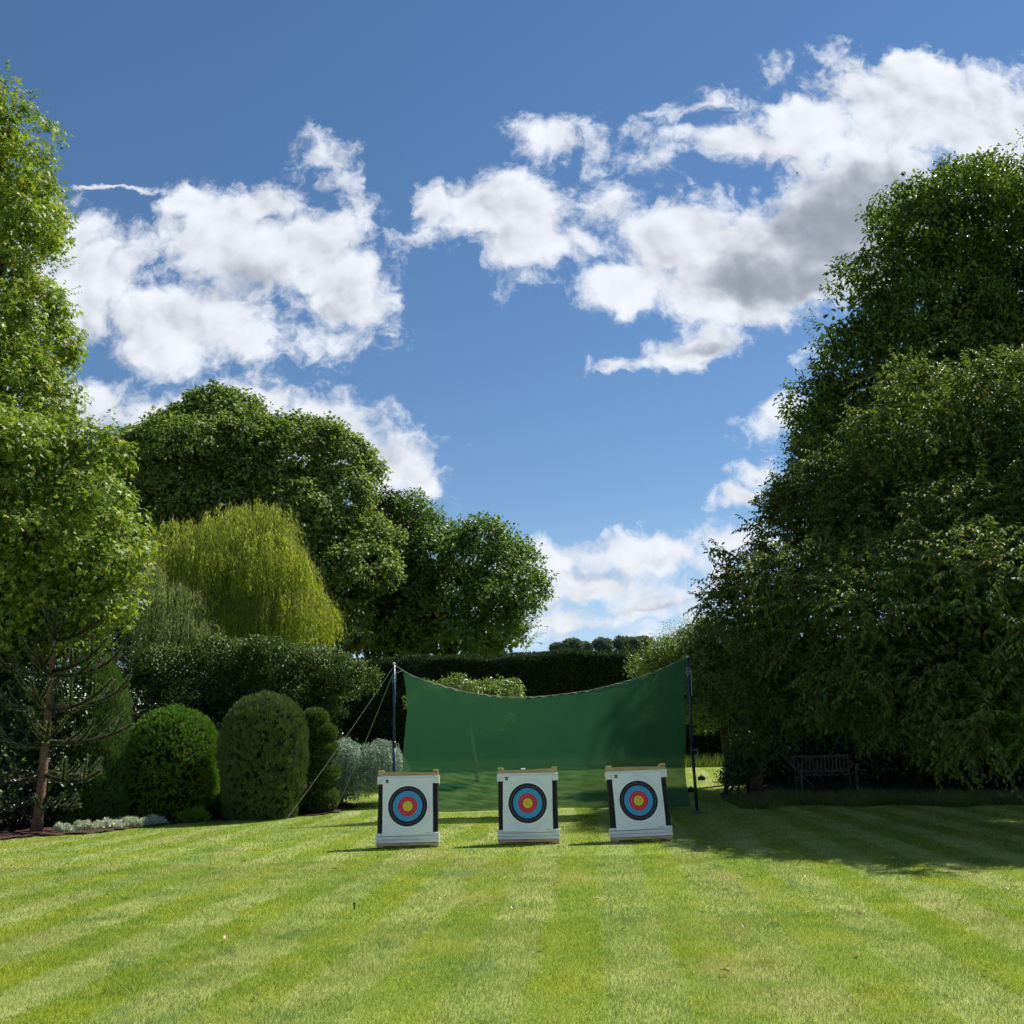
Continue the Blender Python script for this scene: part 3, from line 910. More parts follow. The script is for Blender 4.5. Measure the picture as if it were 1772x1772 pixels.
s1 = tuft_leaves(CP, CN, 24, .36, .125, up=.45, rand=.75, droop=.5)
s1 = cat(s1, sprays(*blob_points(B_tall, 420, .96, 1.06, .1, bottom=.1), 1.2, 14, 0.12, .5, .12, .15, up0=.7)[0])
s2 = fill_leaves(B_tall, 3500, .26)
tree('maple_tree', 'tallest leafy tree at the left edge, reaching high up the sky', 'tree', (at(-230, 1200, YP)[0], YP + .5, .1), B_tall, cat(s1, s2), m_plane, m_bark_brown, .42, 'lobed', .8, nl=24, seed=12)
YN = 21.5
B_near = [E(24, 846, YN, 110, 1.4, 90), E(114, 816, YN, 70, 1.1, 70), E(174, 896, YN, 55, 1.0, 60), E(84, 956, YN, 120, 1.4, 100), E(179, 986, YN, 60, 1.0, 60), E(-96, 866, YN, 120, 1.5, 120), E(-16, 1016, YN, 120, 1.4, 90), E(114, 1056, YN, 80, 1.1, 60), E(114, 741, YN, 26, .6, 30), E(179, 761, YN, 34, .7, 32), E(54, 1106, YN, 80, 1.0, 45), E(-116, 1066, YN, 120, 1.4, 110), E(-6, 756, YN, 70, 1.0, 50)]
CP, CN = blob_points(lobed(B_near, 130, .50, vary=.6, tuft=.0), 2600, .78, 1.16, .4, bottom=.3, lump=.28, skip=13)
s1 = tuft_leaves(CP, CN, 18, .27, .105, up=.5, rand=.75, droop=.5)
s1 = cat(s1, sprays(*blob_points(B_near, 420, .96, 1.06, .1, bottom=.1), 1.0, 13, 0.11, .5, .12, .15, up0=.7)[0])
s2 = fill_leaves(B_near, 3000, .18)
tree('maple_tree', 'broad leafy tree hanging over the spiky conifer, lower than the tallest one', 'tree', (at(-190, 1300, YN)[0], YN + .6, .0), B_near, cat(s1, s2), m_plane, m_bark_dark, .3, 'lobed', .8, nl=26, seed=14)

# ------------------------------------------------------------------ clipped evergreens
def clipped(name, label, cat_, base, prof, n, lmat, size, ratio, group=None, ax=.8, scat=.7, lum=.0, squash=1.0, seed=0, tier=None, shape='tri', parent=None, fname='foliage', upb=.45, clus=0.0):
    """evergreen clipped to a profile [(radius, height)...] turned about its stem"""
    off = np.array(base, float)
    if parent is None:
        root = empty(name, tuple(base)); tag(root, label, cat_, group)
    else:
        root = parent
    pr = np.array(prof, float)
    seg = np.hypot(np.diff(pr[:, 0]), np.diff(pr[:, 1])) * (pr[:-1, 0] + pr[1:, 0] + .05)
    w = seg / seg.sum()
    nfull = n
    if clus: n = n // 14
    k = rng.choice(len(w), n, p=w)
    f = ut(n)
    r = pr[k, 0] + (pr[k + 1, 0] - pr[k, 0]) * f
    z = pr[k, 1] + (pr[k + 1, 1] - pr[k, 1]) * f
    dr = (pr[k + 1, 0] - pr[k, 0]); dz = (pr[k + 1, 1] - pr[k, 1])
    th = ut(n, 0, 2 * math.pi)
    flat_ = np.sin(th * 2 + seed) * np.sin(z * 2.3 + seed * 1.7) * .035 + np.sin(th * 5 + z * 3 + seed) * .018
    wob = 1 + flat_ * (lum > .01) + lum * (np.sin(th * 3 + z * 4 + seed) * .5 + np.sin(th * 7 + z * 9 + seed * 2) * .35 + np.sin(th * 13 - z * 17) * .25)
    c, s = np.cos(th), np.sin(th)
    P = np.stack([c * r * wob, s * r * wob * squash, z], 1)
    N = norm(np.stack([c * dz, s * dz, -dr], 1) * np.sign(dz + 1e-6 * (dz == 0))[:, None])
    N = np.where((dz < 0)[:, None] & (N[:, 2:3] < 0), -N, N)
    back = (s > .35) & (rng.random(n) < .6)
    P, N = P[~back], N[~back]
    tt_ = ut(len(P))
    if clus:                             # shoots gathered in little tufts with dark gaps between
        P = P + N * rng.normal(size=(len(P), 1)) * .018
        P = np.repeat(P, 14, 0); N = np.repeat(N, 14, 0); tt_ = np.repeat(tt_, 14)
        P = P + rng.normal(size=P.shape) * clus * .6
    m = len(P)
    tt_ = np.clip(tt_ * .6 + ut(m) * .4, 0, 1)
    P = P + N * rng.normal(size=(m, 1)) * .012
    A = norm(N * ax + rnd(m) * scat + [0, 0, upb])
    leaves(fname, P, A, norm(N + rnd(m)), size * ut(m, .6, 1.3), ratio, lmat, root, tt_, shape)
    core = MB().lathe([(max(.01, a * .90 - .02), b * .975) for a, b in prof], n=40)
    if squash != 1.0:
        core.v = [(a, b * squash, c_) for a, b, c_ in core.v]
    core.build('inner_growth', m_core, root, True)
    return root
def dome(R_, H, rb, p=2.2, n=22, zmax=.42):
    """egg-shaped profile: base radius rb, widest R_ at height zmax*H"""
    out = [(.02, .03), (rb, .03)]
    for t in np.linspace(0, 1, n):
        z = t * H
        if t < zmax:
            r = rb + (R_ - rb) * math.sin(t / zmax * math.pi / 2)
        else:
            q = (t - zmax) / (1 - zmax)
            r = R_ * (1 - q ** p) ** (1 / 2.0)
        out.append((max(r, .01), max(z, .031)))
    return out
def gb(px, py, d):
    g_ = ground(px, py)
    Y_ = g_[1] + d
    return np.array([g_[0] * Y_ / g_[1], Y_, float(hgt(0, Y_)) - .02]), FPX / Y_
m_yew = leaf_mat('bright_yew_leaves', [(0, (0.051, 0.117, 0.014)), (.5, (0.106, 0.215, 0.024)), (1, (0.207, 0.336, 0.051))], .25, .5, .3, patch=1.6, amount=.2)
g, pxm = gb(291, 1420, .75)
clipped('clipped_yew_dome', 'bright green smooth clipped dome with a rounded point, left of the olive one', 'topiary', g, dome(79 / pxm, 180 / pxm, 70 / pxm, 2.3, zmax=.42), 90000, m_yew, .045, .42, lum=.022, seed=1, clus=.028)
m_olive = leaf_mat('olive_pine_needles', [(0, (0.053, 0.083, 0.029)), (.5, (0.104, 0.148, 0.049)), (1, (0.178, 0.242, 0.089))], .15, .6, .25, patch=2.5, amount=.25)
g, pxm = gb(452, 1420, .7)
clipped('clipped_pine_dome', 'dull olive upright egg-shaped conifer with coarse bottle-brush shoots', 'topiary', g, dome(68 / pxm, 202 / pxm, 55 / pxm, 3.0, zmax=.48), 90000, m_olive, .075, .18, lum=.035, clus=.035, seed=4, ax=.6, scat=.55, upb=.9)

# cloud-clipped yew of stacked pads
m_tier = leaf_mat('pad_yew_leaves', [(0, (0.035, 0.074, 0.013)), (.5, (0.087, 0.147, 0.027)), (1, (0.206, 0.264, 0.063))], .2, .5, .3, patch=2)
g, pxm = gb(550, 1408, .3)
rt = empty('tiered_topiary', tuple(g))
tag(rt, 'yew clipped into stacked rounded pads between the olive dome and the weeping cedar', 'topiary')
t = MB().tube([(0, 0, -.1), (.02, 0, .8), (-.02, 0, 1.6), (0, 0, 2.1)], [.06, .05, .04, .02], 8)
t.build('trunk', m_bark_dark, rt, True)
for (px, py, rx, rz) in [(548, 1384, 31, 21), (551, 1343, 29, 16), (549, 1306, 28, 15), (551, 1277, 23, 13), (536, 1254, 22, 15)]:
    z = (1407 - py) / pxm; x = (px - 545) / pxm; rr = rx / pxm; hz = rz / pxm
    prof = [(.02, -hz * .9), (rr * .55, -hz * .9), (rr * .9, -hz * .5), (rr, 0), (rr * .9, hz * .5), (rr * .62, hz * .88), (rr * .3, hz), (.01, hz * 1.02)]
    n = 9000
    pr = np.array(prof); kx = rng.integers(0, len(pr) - 1, n); f = ut(n)
    r = pr[kx, 0] + (pr[kx + 1, 0] - pr[kx, 0]) * f; zz = pr[kx, 1] + (pr[kx + 1, 1] - pr[kx, 1]) * f
    th = ut(n, 0, 6.283)
    P = np.stack([np.cos(th) * r, np.sin(th) * r, zz], 1)
    N = norm(P / np.array([rr, rr, hz]) ** 2 + 1e-6)
    o = leaves('foliage_pad', P + [x, 0, z] + N * rng.normal(size=(n, 1)) * .01, norm(N + rnd(n) * .8 + [0, 0, .3]), norm(N + rnd(n)), ut(n, .03, .06), .36, m_tier, rt, ut(n), 'tri')
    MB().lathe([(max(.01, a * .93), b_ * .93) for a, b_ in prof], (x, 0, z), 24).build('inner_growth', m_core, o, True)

# dark column conifer behind the spiky one
m_col = leaf_mat('column_cypress_leaves', [(0, (0.044, 0.101, 0.024)), (.5, (0.085, 0.172, 0.041)), (1, (0.172, 0.242, 0.071))], .2, .55, .25, patch=1.5, amount=.5)
g, pxm = gb(150, 1430, .9)
clipped('column_conifer', 'tall feathery conifer of tapering shape directly behind the spiky branches', 'conifer', g, [(.02, .03), (60 / pxm, .03), (66 / pxm, 60 / pxm), (62 / pxm, 130 / pxm), (50 / pxm, 200 / pxm), (30 / pxm, 252 / pxm), (10 / pxm, 275 / pxm), (.01, 280 / pxm)], 52000, m_col, .09, .16, lum=.06, seed=9, ax=.45, scat=.6, upb=1.0)

# low spreading junipers and small shrub at the bed edge
m_jun = leaf_mat('juniper_leaves', [(0, (0.014, 0.038, 0.008)), (.5, (0.030, 0.070, 0.012)), (1, (0.065, 0.120, 0.022))], .2, .5, .25, patch=2)
def mound(name, label, cat_, px, py, w, h, depth, n, lmat, size, ratio, shape='tri', kind=None, flat=.0):
    g = ground(px, py); pm = FPX / g[1]
    root_loc = g + [0, depth * .8, 0]
    rr, hh = w / pm, h / pm
    d = rnd(n); d[:, 2] = abs(d[:, 2])
    lum = 1 + .16 * np.sin(d[:, 0] * 5 + 1) * np.sin(d[:, 1] * 4) + .14 * np.sin(d[:, 0] * 11 + d[:, 1] * 9)
    r = rng.uniform(.62, 1.02, n) * lum
    P = np.stack([d[:, 0] * rr * r, d[:, 1] * depth * r, d[:, 2] * hh * r], 1)
    A = norm(d * .9 + rnd(n) * .6 + [0, 0, .25 - flat])
    o = leaves(name, P, A, norm(d + rnd(n) + [0, 0, .5]), size * ut(n, .6, 1.3), ratio, lmat, None, ut(n), shape)
    o.location = root_loc
    tag(o, label, cat_, kind=kind)
    return o
mound('juniper_bush', 'low dark green spreading bush filling the foot between the two domes', 'bush', 392, 1416, 60, 34, .55, 16000, m_jun, .09, .2)
mound('box_bush', 'small bright green layered bush at the lawn edge in front of the smooth dome', 'bush', 330, 1424, 27, 20, .25, 3500, m_yew, .05, .45, 'fold')
mound('yew_bush', 'dark low bush at the foot of the stacked pads', 'bush', 500, 1408, 25, 30, .4, 5000, m_jun, .06, .3)
m_lamp = plain_mat('black_metal', (0.012, 0.012, 0.013), (0.02, 0.02, 0.021), 20, .45, .4)
g = ground(288, 1424)
r_ = empty('garden_spotlight', tuple(g)); tag(r_, 'small black ground light at the lawn edge beside the bright green bush', 'garden light')
MB().box((0, 0, .07), (.17, .08, .07), bev=.012).build('lamp_housing', m_lamp, r_)
MB().tube([(0, 0, -.05), (0, 0, .04)], .012, 8).build('stake', m_lamp, r_)

# silver ground cover
m_silver = leaf_mat('silver_leaves', [(0, (0.288, 0.336, 0.264)), (.5, (0.504, 0.552, 0.456)), (1, (0.792, 0.840, 0.720))], .2, .7, .2, patch=2, amount=.2)
n = 16000
u_, v_ = ut(n), ut(n)
a0 = g2(98, 1443); a1 = g2(278, 1428)
PX = a0[0] + (a1[0] - a0[0]) * u_ + rng.normal(size=n) * .05
PY = a0[1] + (a1[1] - a0[1]) * u_ + .05 + v_ * (.75 + .2 * np.sin(u_ * 17)) * np.sqrt(np.clip(np.sin(u_ * 3.14), 0, 1))
hh = .09 + .07 * np.sin(PX * 9) * np.sin(PY * 8) + .05 * np.sin(PX * 23 + 2) * np.sin(PY * 19)
P = np.stack([PX, PY, hh * np.sqrt(ut(n)) + .01], 1)
tag(leaves('ground_cover', P, norm(rnd(n) + [0, 0, .8]), rnd(n), ut(n, .04, .085), .34, m_silver, None, ut(n), 'fold'), kind='stuff')

# ------------------------------------------------------------------ weeping blue cedar
m_ced = leaf_mat('blue_cedar_needles', [(0, (0.144, 0.216, 0.166)), (.5, (0.287, 0.389, 0.294)), (1, (0.517, 0.632, 0.489))], .12, .6, .3, (1, 1.1, .8), patch=3)
g = ground(586, 1394); base = g + [0, .15, 0]
YCe = base[1]
rc = empty('weeping_cedar', tuple(base)); tag(rc, 'weeping cedar with silvery blue curtains of foliage left of the green net', 'tree')
q = lambda px, py, dy=0.: at(px, py, YCe + dy) - base
b = MB()
b.tube([(0, 0, -.1), q(588, 1360), q(583, 1310), q(592, 1284)], [.11, .085, .07, .05], 10)
b.build('trunk', m_bark_dark, rc, True)
b = MB()
arcs = [[(592, 1292), (602, 1282), (620, 1292), (640, 1304)], [(592, 1292), (625, 1296), (655, 1285), (690, 1300), (704, 1330)], [(590, 1290), (580, 1283), (572, 1300)], [(640, 1290), (660, 1282), (680, 1300)], [(600, 1300), (640, 1305), (670, 1300)]]
for aa in arcs:
    b.tube([q(x, y, rng.uniform(-.3, .3) * (i > 0)) for i, (x, y) in enumerate(aa)], [.04, .032, .024, .014, .01][:len(aa)], 6)
b.build('branches', m_bark_dark, rc, True)
n = 1700
tops = []
env = [(570, 1310), (580, 1285), (592, 1276), (606, 1276), (622, 1286), (640, 1284), (658, 1277), (676, 1281), (692, 1295), (706, 1325)]
ex = np.array([e[0] for e in env], float); ey = np.array([e[1] for e in env], float)
px = ut(n, 570, 706)
keep = ~((px > 622) & (px < 634) & (rng.random(n) < .4)); px = px[keep]; n = len(px)
dyy = ut(n, -.75, .5)
pyt = np.interp(px, ex, ey) + np.abs(dyy) * 22 + ut(n, 0, 34) ** 1.0 * (rng.random(n) < .6)
T0 = np.array([at(a_, b_, YCe + c_) for a_, b_, c_ in zip(px, pyt, dyy)])
botpx = np.interp(px, [570, 590, 615, 640, 670, 706], [1350, 1392, 1388, 1380, 1368, 1350]) - ut(n, 0, 34) - (np.abs(dyy) > .5) * 6
Tb = np.array([at(a_, b_, YCe + c_)[2] for a_, b_, c_ in zip(px, botpx, dyy)])
Ln = np.clip(T0[:, 2] - Tb, .15, 1.6)
out_ = np.stack([(px - 615) / 90, dyy * .8, np.zeros(n)], 1) * .14
Ps, As, Ss = [], [], []
for s in np.arange(0, 1.6, .022):
    m = s < Ln
    p = T0[m] + out_[m] * min(1, s * 2.5) - np.array([0, 0, 1]) * s + np.array([0, 0, .05]) * math.sin(min(3.14, s * 8))
    p = p + rng.normal(size=p.shape) * .012
    Ps.append(p); As.append(norm(rnd(len(p)) + [0, 0, -.35])); Ss.append(ut(len(p), .03, .058))
P = np.concatenate(Ps)
leaves('foliage', P - base, np.concatenate(As), rnd(len(P)), np.concatenate(Ss), .5, m_ced, rc, ut(len(P)), 'tri')

# ------------------------------------------------------------------ monkey puzzle (spiky conifer)
m_mp = leaf_mat('monkey_puzzle_scales', [(0, (0.064, 0.101, 0.041)), (.5, (0.137, 0.185, 0.073)), (1, (0.299, 0.342, 0.156))], .08, .35, .5, patch=2)
g = ground(62, 1440); base = g
YM = g[1]
rm = empty('monkey_puzzle_tree', tuple(base)); tag(rm, 'spiky conifer with bare brown trunk and whorls of rope-like upturned branches', 'conifer')
tp = [(62, 1446), (68, 1400), (74, 1340), (80, 1270), (86, 1200), (92, 1130), (98, 1060), (102, 995)]
tpath = [at(x, y, YM) - base for x, y in tp]
MB().tube(tpath, [.14, .105, .095, .085, .07, .06, .05, .03], 12).build('trunk', bark_mat('ringed_bark', (0.10, 0.055, 0.035), (0.24, 0.15, 0.10), 9, (1, 1, 5), .8), rm, True)
bp, ba = [], []
bb = MB()
rs = np.random.default_rng(5)
def tr_at(py):
    ys_ = [p[1] for p in tp]
    f = np.interp(-py, [-y for y in ys_], range(len(ys_)))
    i = min(int(f), len(tpath) - 2)
    return tpath[i] + (tpath[i + 1] - tpath[i]) * (f - i)
def limb(p0, d, L, droop, rise, r):
    pts = []
    for s in np.linspace(0, 1, 12):
        p = p0 + d * L * s + np.array([0, 0, 1]) * (-droop * L * math.sin(s * math.pi * .62) + rise * L * s ** 2.6)
        pts.append(p)
    pts = np.array(pts)
    bb.tube(pts, [r * (1 - .35 * s) for s in np.linspace(0, 1, 12)], 6)
    seg = np.diff(pts, axis=0); ln = np.linalg.norm(seg, axis=1)
    nn = int(ln.sum() * 210)
    k = rs.choice(11, nn, p=ln / ln.sum()); f = rs.random(nn)[:, None]
    P = pts[k] + seg[k] * f
    T = norm(seg[k])
    R_ = rs.normal(size=(nn, 3)); R_ = norm(R_ - T * (R_ * T).sum(1, keepdims=True))
    bp.append(P + R_ * r * .8); ba.append(norm(T * .8 + R_ * .9))
    return pts
for wi, (py, L, dr, ri, nb) in enumerate([(1380, 1.0, .30, .05, 4), (1338, 1.45, .16, .16, 5), (1288, 1.75, .04, .22, 5), (1228, 1.75, .02, .30, 6), (1165, 1.55, .0, .36, 6), (1110, 1.25, -.05, .42, 5), (1058, .95, -.12, .5, 5), (1018, .55, -.2, .5, 4)]):
    ph = rs.uniform(0, 6.28)
    for kx in range(nb):
        th = ph + kx * 6.283 / nb + rs.uniform(-.25, .25)
        d = np.array([math.cos(th), math.sin(th) * .85, .02])
        l = L * rs.uniform(.8, 1.12)
        pts = limb(tr_at(py + rs.uniform(-5, 5)), d, l, dr, ri, .042)
        for w in range(3 if L > .8 else 1):
            s0 = pts[4 + 2 * w if w < 3 else 9]
            sg = 1 if w % 2 else -1
            d2 = norm(d * .8 + sg * np.array([-d[1], d[0], 0]) * .75 + np.array([0, 0, .35]))
            limb(s0, d2, l * rs.uniform(.22, .38), -.05, .5, .030)
bb.build('branches', m_bark_dark, rm, True)
P = np.concatenate(bp); A = np.concatenate(ba)
leaves('foliage', P, A, rnd(len(P)), ut(len(P), .035, .06), .55, m_mp, rm, ut(len(P)), 'tri')

# dark mixed shrubs under the left trees
def shrub_mass(name, label, blobs, ncl, per, rad, size, lmat, shape='fold', ratio=.6, cat_='shrub', core=True):
    cx = np.mean([b[0] for b in blobs]); cyy = np.mean([b[1] for b in blobs])
    base = np.array([cx, cyy, float(hgt(cx, cyy))])
    root = empty(name, tuple(base)); tag(root, label, cat_)
    CP, CN = blob_points(blobs, ncl, .78, 1.05, .3, bottom=.6, lump=.18)
    P, A, N, S = cat(tuft_leaves(CP, CN, per, rad, size), fill_leaves(blobs, ncl * 3, size * 2.2))
    ok = P[:, 2] > hgt(P[:, 0], P[:, 1])
    P, A, N, S = P[ok], A[ok], N[ok], S[ok]
    leaves('foliage', P - base, A, N, S, ratio, lmat, root, ut(len(P)), shape)
    bl = [(b[0] - base[0], b[1] - base[1], b[2] - base[2]) + tuple(b[3:6]) for b in blobs]
    rs_ = np.random.default_rng(len(blobs))
    for w in range(9):
        e = np.array(bl[w % len(bl)][:3]) + rs_.normal(size=3) * .3
        s0 = rs_.normal(size=3) * [.25, .25, 0] + [e[0] * .7, e[1] * .7, 0]
        MB().tube([s0, (s0 + e) / 2 + rs_.normal(size=3) * .15, e], [.04, .028, .01], 6).build('stem', m_bark_dark, root, True)
    return root
m_shr = leaf_mat('dark_shrub_leaves', [(0, (0.016, 0.035, 0.011)), (.6, (0.038, 0.074, 0.022)), (1, (0.112, 0.152, 0.056))], .2, .4, .5)
shrub_mass('laurel_shrub', 'dark shrub behind the trunk of the spiky conifer at the left edge', [E(-40, 1330, 22, 110, 1.2, 90), E(60, 1350, 22.4, 90, 1.0, 75), E(-60, 1200, 22, 100, 1.2, 90), E(70, 1230, 22.5, 80, 1, 80), E(-120, 1400, 21, 120, 1, 60), E(150, 1190, 29, 110, 1.3, 90), E(40, 1120, 29, 110, 1.3, 90)], 1200, 26, .3, .10, m_shr)
shrub_mass('holly_shrub', 'dark shrub in the gap behind the bright smooth dome', [E(330, 1330, 27, 150, 1.2, 60), E(220, 1290, 27, 60, 1.0, 90), E(480, 1320, 28, 120, 1.0, 60), E(420, 1260, 28.5, 150, 1.0, 60)], 900, 24, .3, .09, m_shr)

# ------------------------------------------------------------------ behind the net
m_apple = leaf_mat('apple_leaves', [(0, (0.092, 0.150, 0.036)), (.5, (0.176, 0.250, 0.059)), (1, (0.333, 0.409, 0.133))], .36, .4, .5, patch=1.3)
YB = 31.0
B_ap = [E(800, 1205, YB, 62, 1.1, 34), E(855, 1195, YB, 46, 1.0, 32), E(760, 1200, YB, 36, .9, 22), E(850, 1240, YB, 40, .9, 26), E(770, 1240, YB, 40, .8, 20), E(720, 1215, YB, 20, .6, 14), E(890, 1185, YB, 18, .5, 16)]
CP, CN = blob_points(lobed(B_ap, 40, .28), 800, .7, 1.12, .4, bottom=.6, lump=.3)
s1 = tuft_leaves(CP, CN, 26, .17, .075, up=.5, rand=.8)
bs = at(826, 1322, YB)
tree('apple_tree', 'small round-leaved tree whose crown peeps over the sagging top of the net', 'tree', (bs[0], YB, float(hgt(0, YB))), B_ap, cat(s1, fill_leaves(B_ap, 1600, .11)), m_apple, m_bark_pale, .055, 'fold', .6, nl=14, fork=.75, seed=20)
YR = 28.5
B_rt = [E(1190, 1130, YR, 60, 1.3, 50), E(1240, 1110, YR, 60, 1.3, 45), E(1130, 1150, YR, 42, 1.0, 34), E(1175, 1190, YR, 60, 1.2, 40), E(1250, 1180, YR, 60, 1.3, 60), E(1225, 1080, YR, 34, .8, 20), E(1300, 1120, YR, 60, 1.2, 50), E(1150, 1215, YR, 36, .8, 26), E(1220, 1230, YR, 40, .9, 28)]
CP, CN = blob_points(lobed(B_rt, 80, .36), 1700, .74, 1.12, .4, bottom=.7, lump=.26)
s1 = tuft_leaves(CP, CN, 27, .2, .075, up=.5, rand=.8)
n = 300
sp_, _paths = sprays(*blob_points(B_rt[:3] + [B_rt[5]], n, .95, 1.08, .2, bottom=0), .45, 8, .07, .5, .1, .1, up0=1.2)
bs = at(1262, 1330, YR)
tree('crab_apple_tree', 'sunlit yellow-green bushy tree with a leaning dark trunk beside the right net pole', 'tree', (bs[0] + .25, YR + .3, float(hgt(0, YR))), B_rt, cat(s1, fill_leaves(B_rt, 3000, .12), sp_), m_apple, m_bark_dark, .17, 'fold', .6, nl=16, fork=.7, seed=23)

# rough border of long grass below the hedge
m_long = leaf_mat('long_grass_blades', [(0, (0.055, 0.095, 0.020)), (.6, (0.110, 0.155, 0.040)), (1, (0.270, 0.270, 0.120))], .4, .5, .3, patch=.8, amount=.2)
def long_grass(name, fx, n, h0, h1, w, lean=.35, kind='stuff', label=None, cat_=None):
    P = fx(n)
    P = np.concatenate([P, hgt(P[:, 0], P[:, 1])[:, None]], 1)
    A = norm(np.array([0, 0, 1.0]) + rng.normal(size=(n, 3)) * lean * [1, 1, .2])
    hh = ut(n, h0, h1)
    o = leaves(name, P, A, rnd(n) * [1, 1, .1], hh, 1.0, m_long, None, ut(n), 'tri')
    # blades keep one real width whatever their length
    me = o.data
    co = np.zeros(len(me.vertices) * 3, np.float32); me.vertices.foreach_get('co', co); co = co.reshape(-1, 3, 3)
    mid = (co[:, 0] + co[:, 1]) / 2
    for q_ in (0, 1):
        co[:, q_] = mid + norm(co[:, q_] - mid) * w / 2
    me.vertices.foreach_set('co', co.ravel()); me.update()
    return tag(o, label, cat_, kind=kind)
x0b, x1b = at(570, 1320, 35.5)[0], at(1420, 1300, 34.8)[0]
long_grass('long_grass', lambda n: np.stack([ut(n, x0b, x1b), ut(n, 34.6, 36.0)], 1), 15000, .2, .55, .02)
# longer unmown grass in the shade below the bench
c0, c1, c2_ = ground(1330, 1372), ground(1560, 1352), ground(1800, 1358)
def shade_grass(n):
    u = ut(n); x = 5.2 + u * 9.5
    yb = np.interp(x, [5.2, 7, 10, 15], [23.0, 23.4, 22.6, 21.8])
    return np.stack([x, yb + ut(n) ** 1.3 * 2.4 + .3 * np.sin(x * 3)], 1)
long_grass('long_grass', shade_grass, 42000, .10, .30, .011, .5)

# bench in deep shade
m_benchwood = plain_mat('weathered_teak', (0.05, 0.043, 0.036), (0.10, 0.088, 0.075), 12, .8, .2, .4, stretch=(1, 1, .3))
YBn = 26.8
pb = at(1428, 1340, YBn); zb = float(hgt(pb[0], YBn))
rb_ = empty('garden_bench', (pb[0], YBn, zb), R(3)); tag(rb_, 'slatted wooden garden bench standing in deep shade under the big dark trees', 'bench')
Wb = 1.58
s_ = MB()
for i_ in range(4):
    s_.box((0, -.20 + i_ * .115, .42), (Wb - .14, .09, .022), bev=.004)
s_.build('seat', m_benchwood, rb_)
s_ = MB()
s_.box((0, .235, .90), (Wb - .12, .035, .075), bev=.006).box((0, .235, .50), (Wb - .12, .035, .06), bev=.006)
for i_ in range(13):
    s_.box((-Wb / 2 + .15 + i_ * (Wb - .30) / 12, .235, .695), (.05, .018, .335), bev=.003)
s_.build('backrest', m_benchwood, rb_)
for sx in (-1, 1):
    MB().box((sx * (Wb / 2 - .035), -.24, .31), (.06, .06, .66), bev=.005).build('leg', m_benchwood, rb_)
    MB().box((sx * (Wb / 2 - .035), .235, .46), (.06, .055, .96), bev=.005).build('leg', m_benchwood, rb_)
    MB().box((sx * (Wb / 2 - .035), -.01, .655), (.075, .56, .028), bev=.006).build('armrest', m_benchwood, rb_)
    MB().box((sx * (Wb / 2 - .035), 0, .385), (.04, .42, .06), bev=.004).build('side_rail', m_benchwood, rb_)

# ------------------------------------------------------------------ right-hand trees
m_wal = leaf_mat('walnut_leaves', [(0, (0.044, 0.082, 0.017)), (.5, (0.092, 0.153, 0.025)), (1, (0.184, 0.231, 0.051))], .40, .40, .4, patch=1.5, amount=.42)
YV = 30
B_wal = [E(1710, 450, YV, 150, 3.2, 150), E(1640, 510, YV, 100, 2.4, 120), E(1800, 345, YV, 115, 2.6, 90), E(1570, 650, YV, 130, 2.6, 120), E(1485, 630, YV, 75, 1.8, 70), E(1505, 495, YV, 55, 1.5, 40), E(1455, 570, YV, 52, 1.4, 42), E(1430, 700, YV, 58, 1.6, 60), E(1410, 790, YV, 60, 1.6, 60), E(1650, 700, YV, 180, 3.2, 170), E(1850, 550, YV, 150, 3, 220), E(1470, 830, YV, 80, 2, 100), E(1690, 370, YV, 62, 1.6, 58), E(1580, 900, YV, 200, 3, 150), E(1850, 850, YV, 200, 3, 200), E(1400, 700, YV, 22, .8, 22), E(1600, 430, YV, 52, 1.4, 50)]
CP, CN = blob_points(lobed(B_wal, 150, .95, vary=.6, tuft=.0), 5200, .8, 1.15, .75, bottom=.2, lump=.24, skip=len(B_wal))
vis = CP[:, 0] < at(1960, 500, YV)[0]
CP, CN = CP[vis], CN[vis]
s1 = tuft_leaves(CP, CN, 20, .36, .16, up=.55, rand=.6, droop=.5)
s1 = cat(s1, sprays(*blob_points(B_wal, 520, .96, 1.06, .1, bottom=.1), 1.3, 14, 0.15, .5, .12, .15, up0=.7)[0])
s2 = fill_leaves(B_wal, 10000, .28)
B_sunblock = [E(1720, 700, 33, 190, 3.5, 260), E(1900, 600, 32, 200, 3.5, 300), E(1780, 1000, 32, 240, 3, 170)]  # hidden leaf masses added to keep sun off the ground behind the bench
s2 = cat(s2, fill_leaves(B_sunblock, 16000, .36, .3, 1.0))
tree('walnut_tree', 'very tall broad-leaved tree rising highest at the right edge of the garden', 'tree', (at(1640, 1300, YV)[0], YV + 1.5, .3), B_wal, cat(s1, s2), m_wal, m_bark_dark, .48, 'oval', .55, nl=30, seed=31)

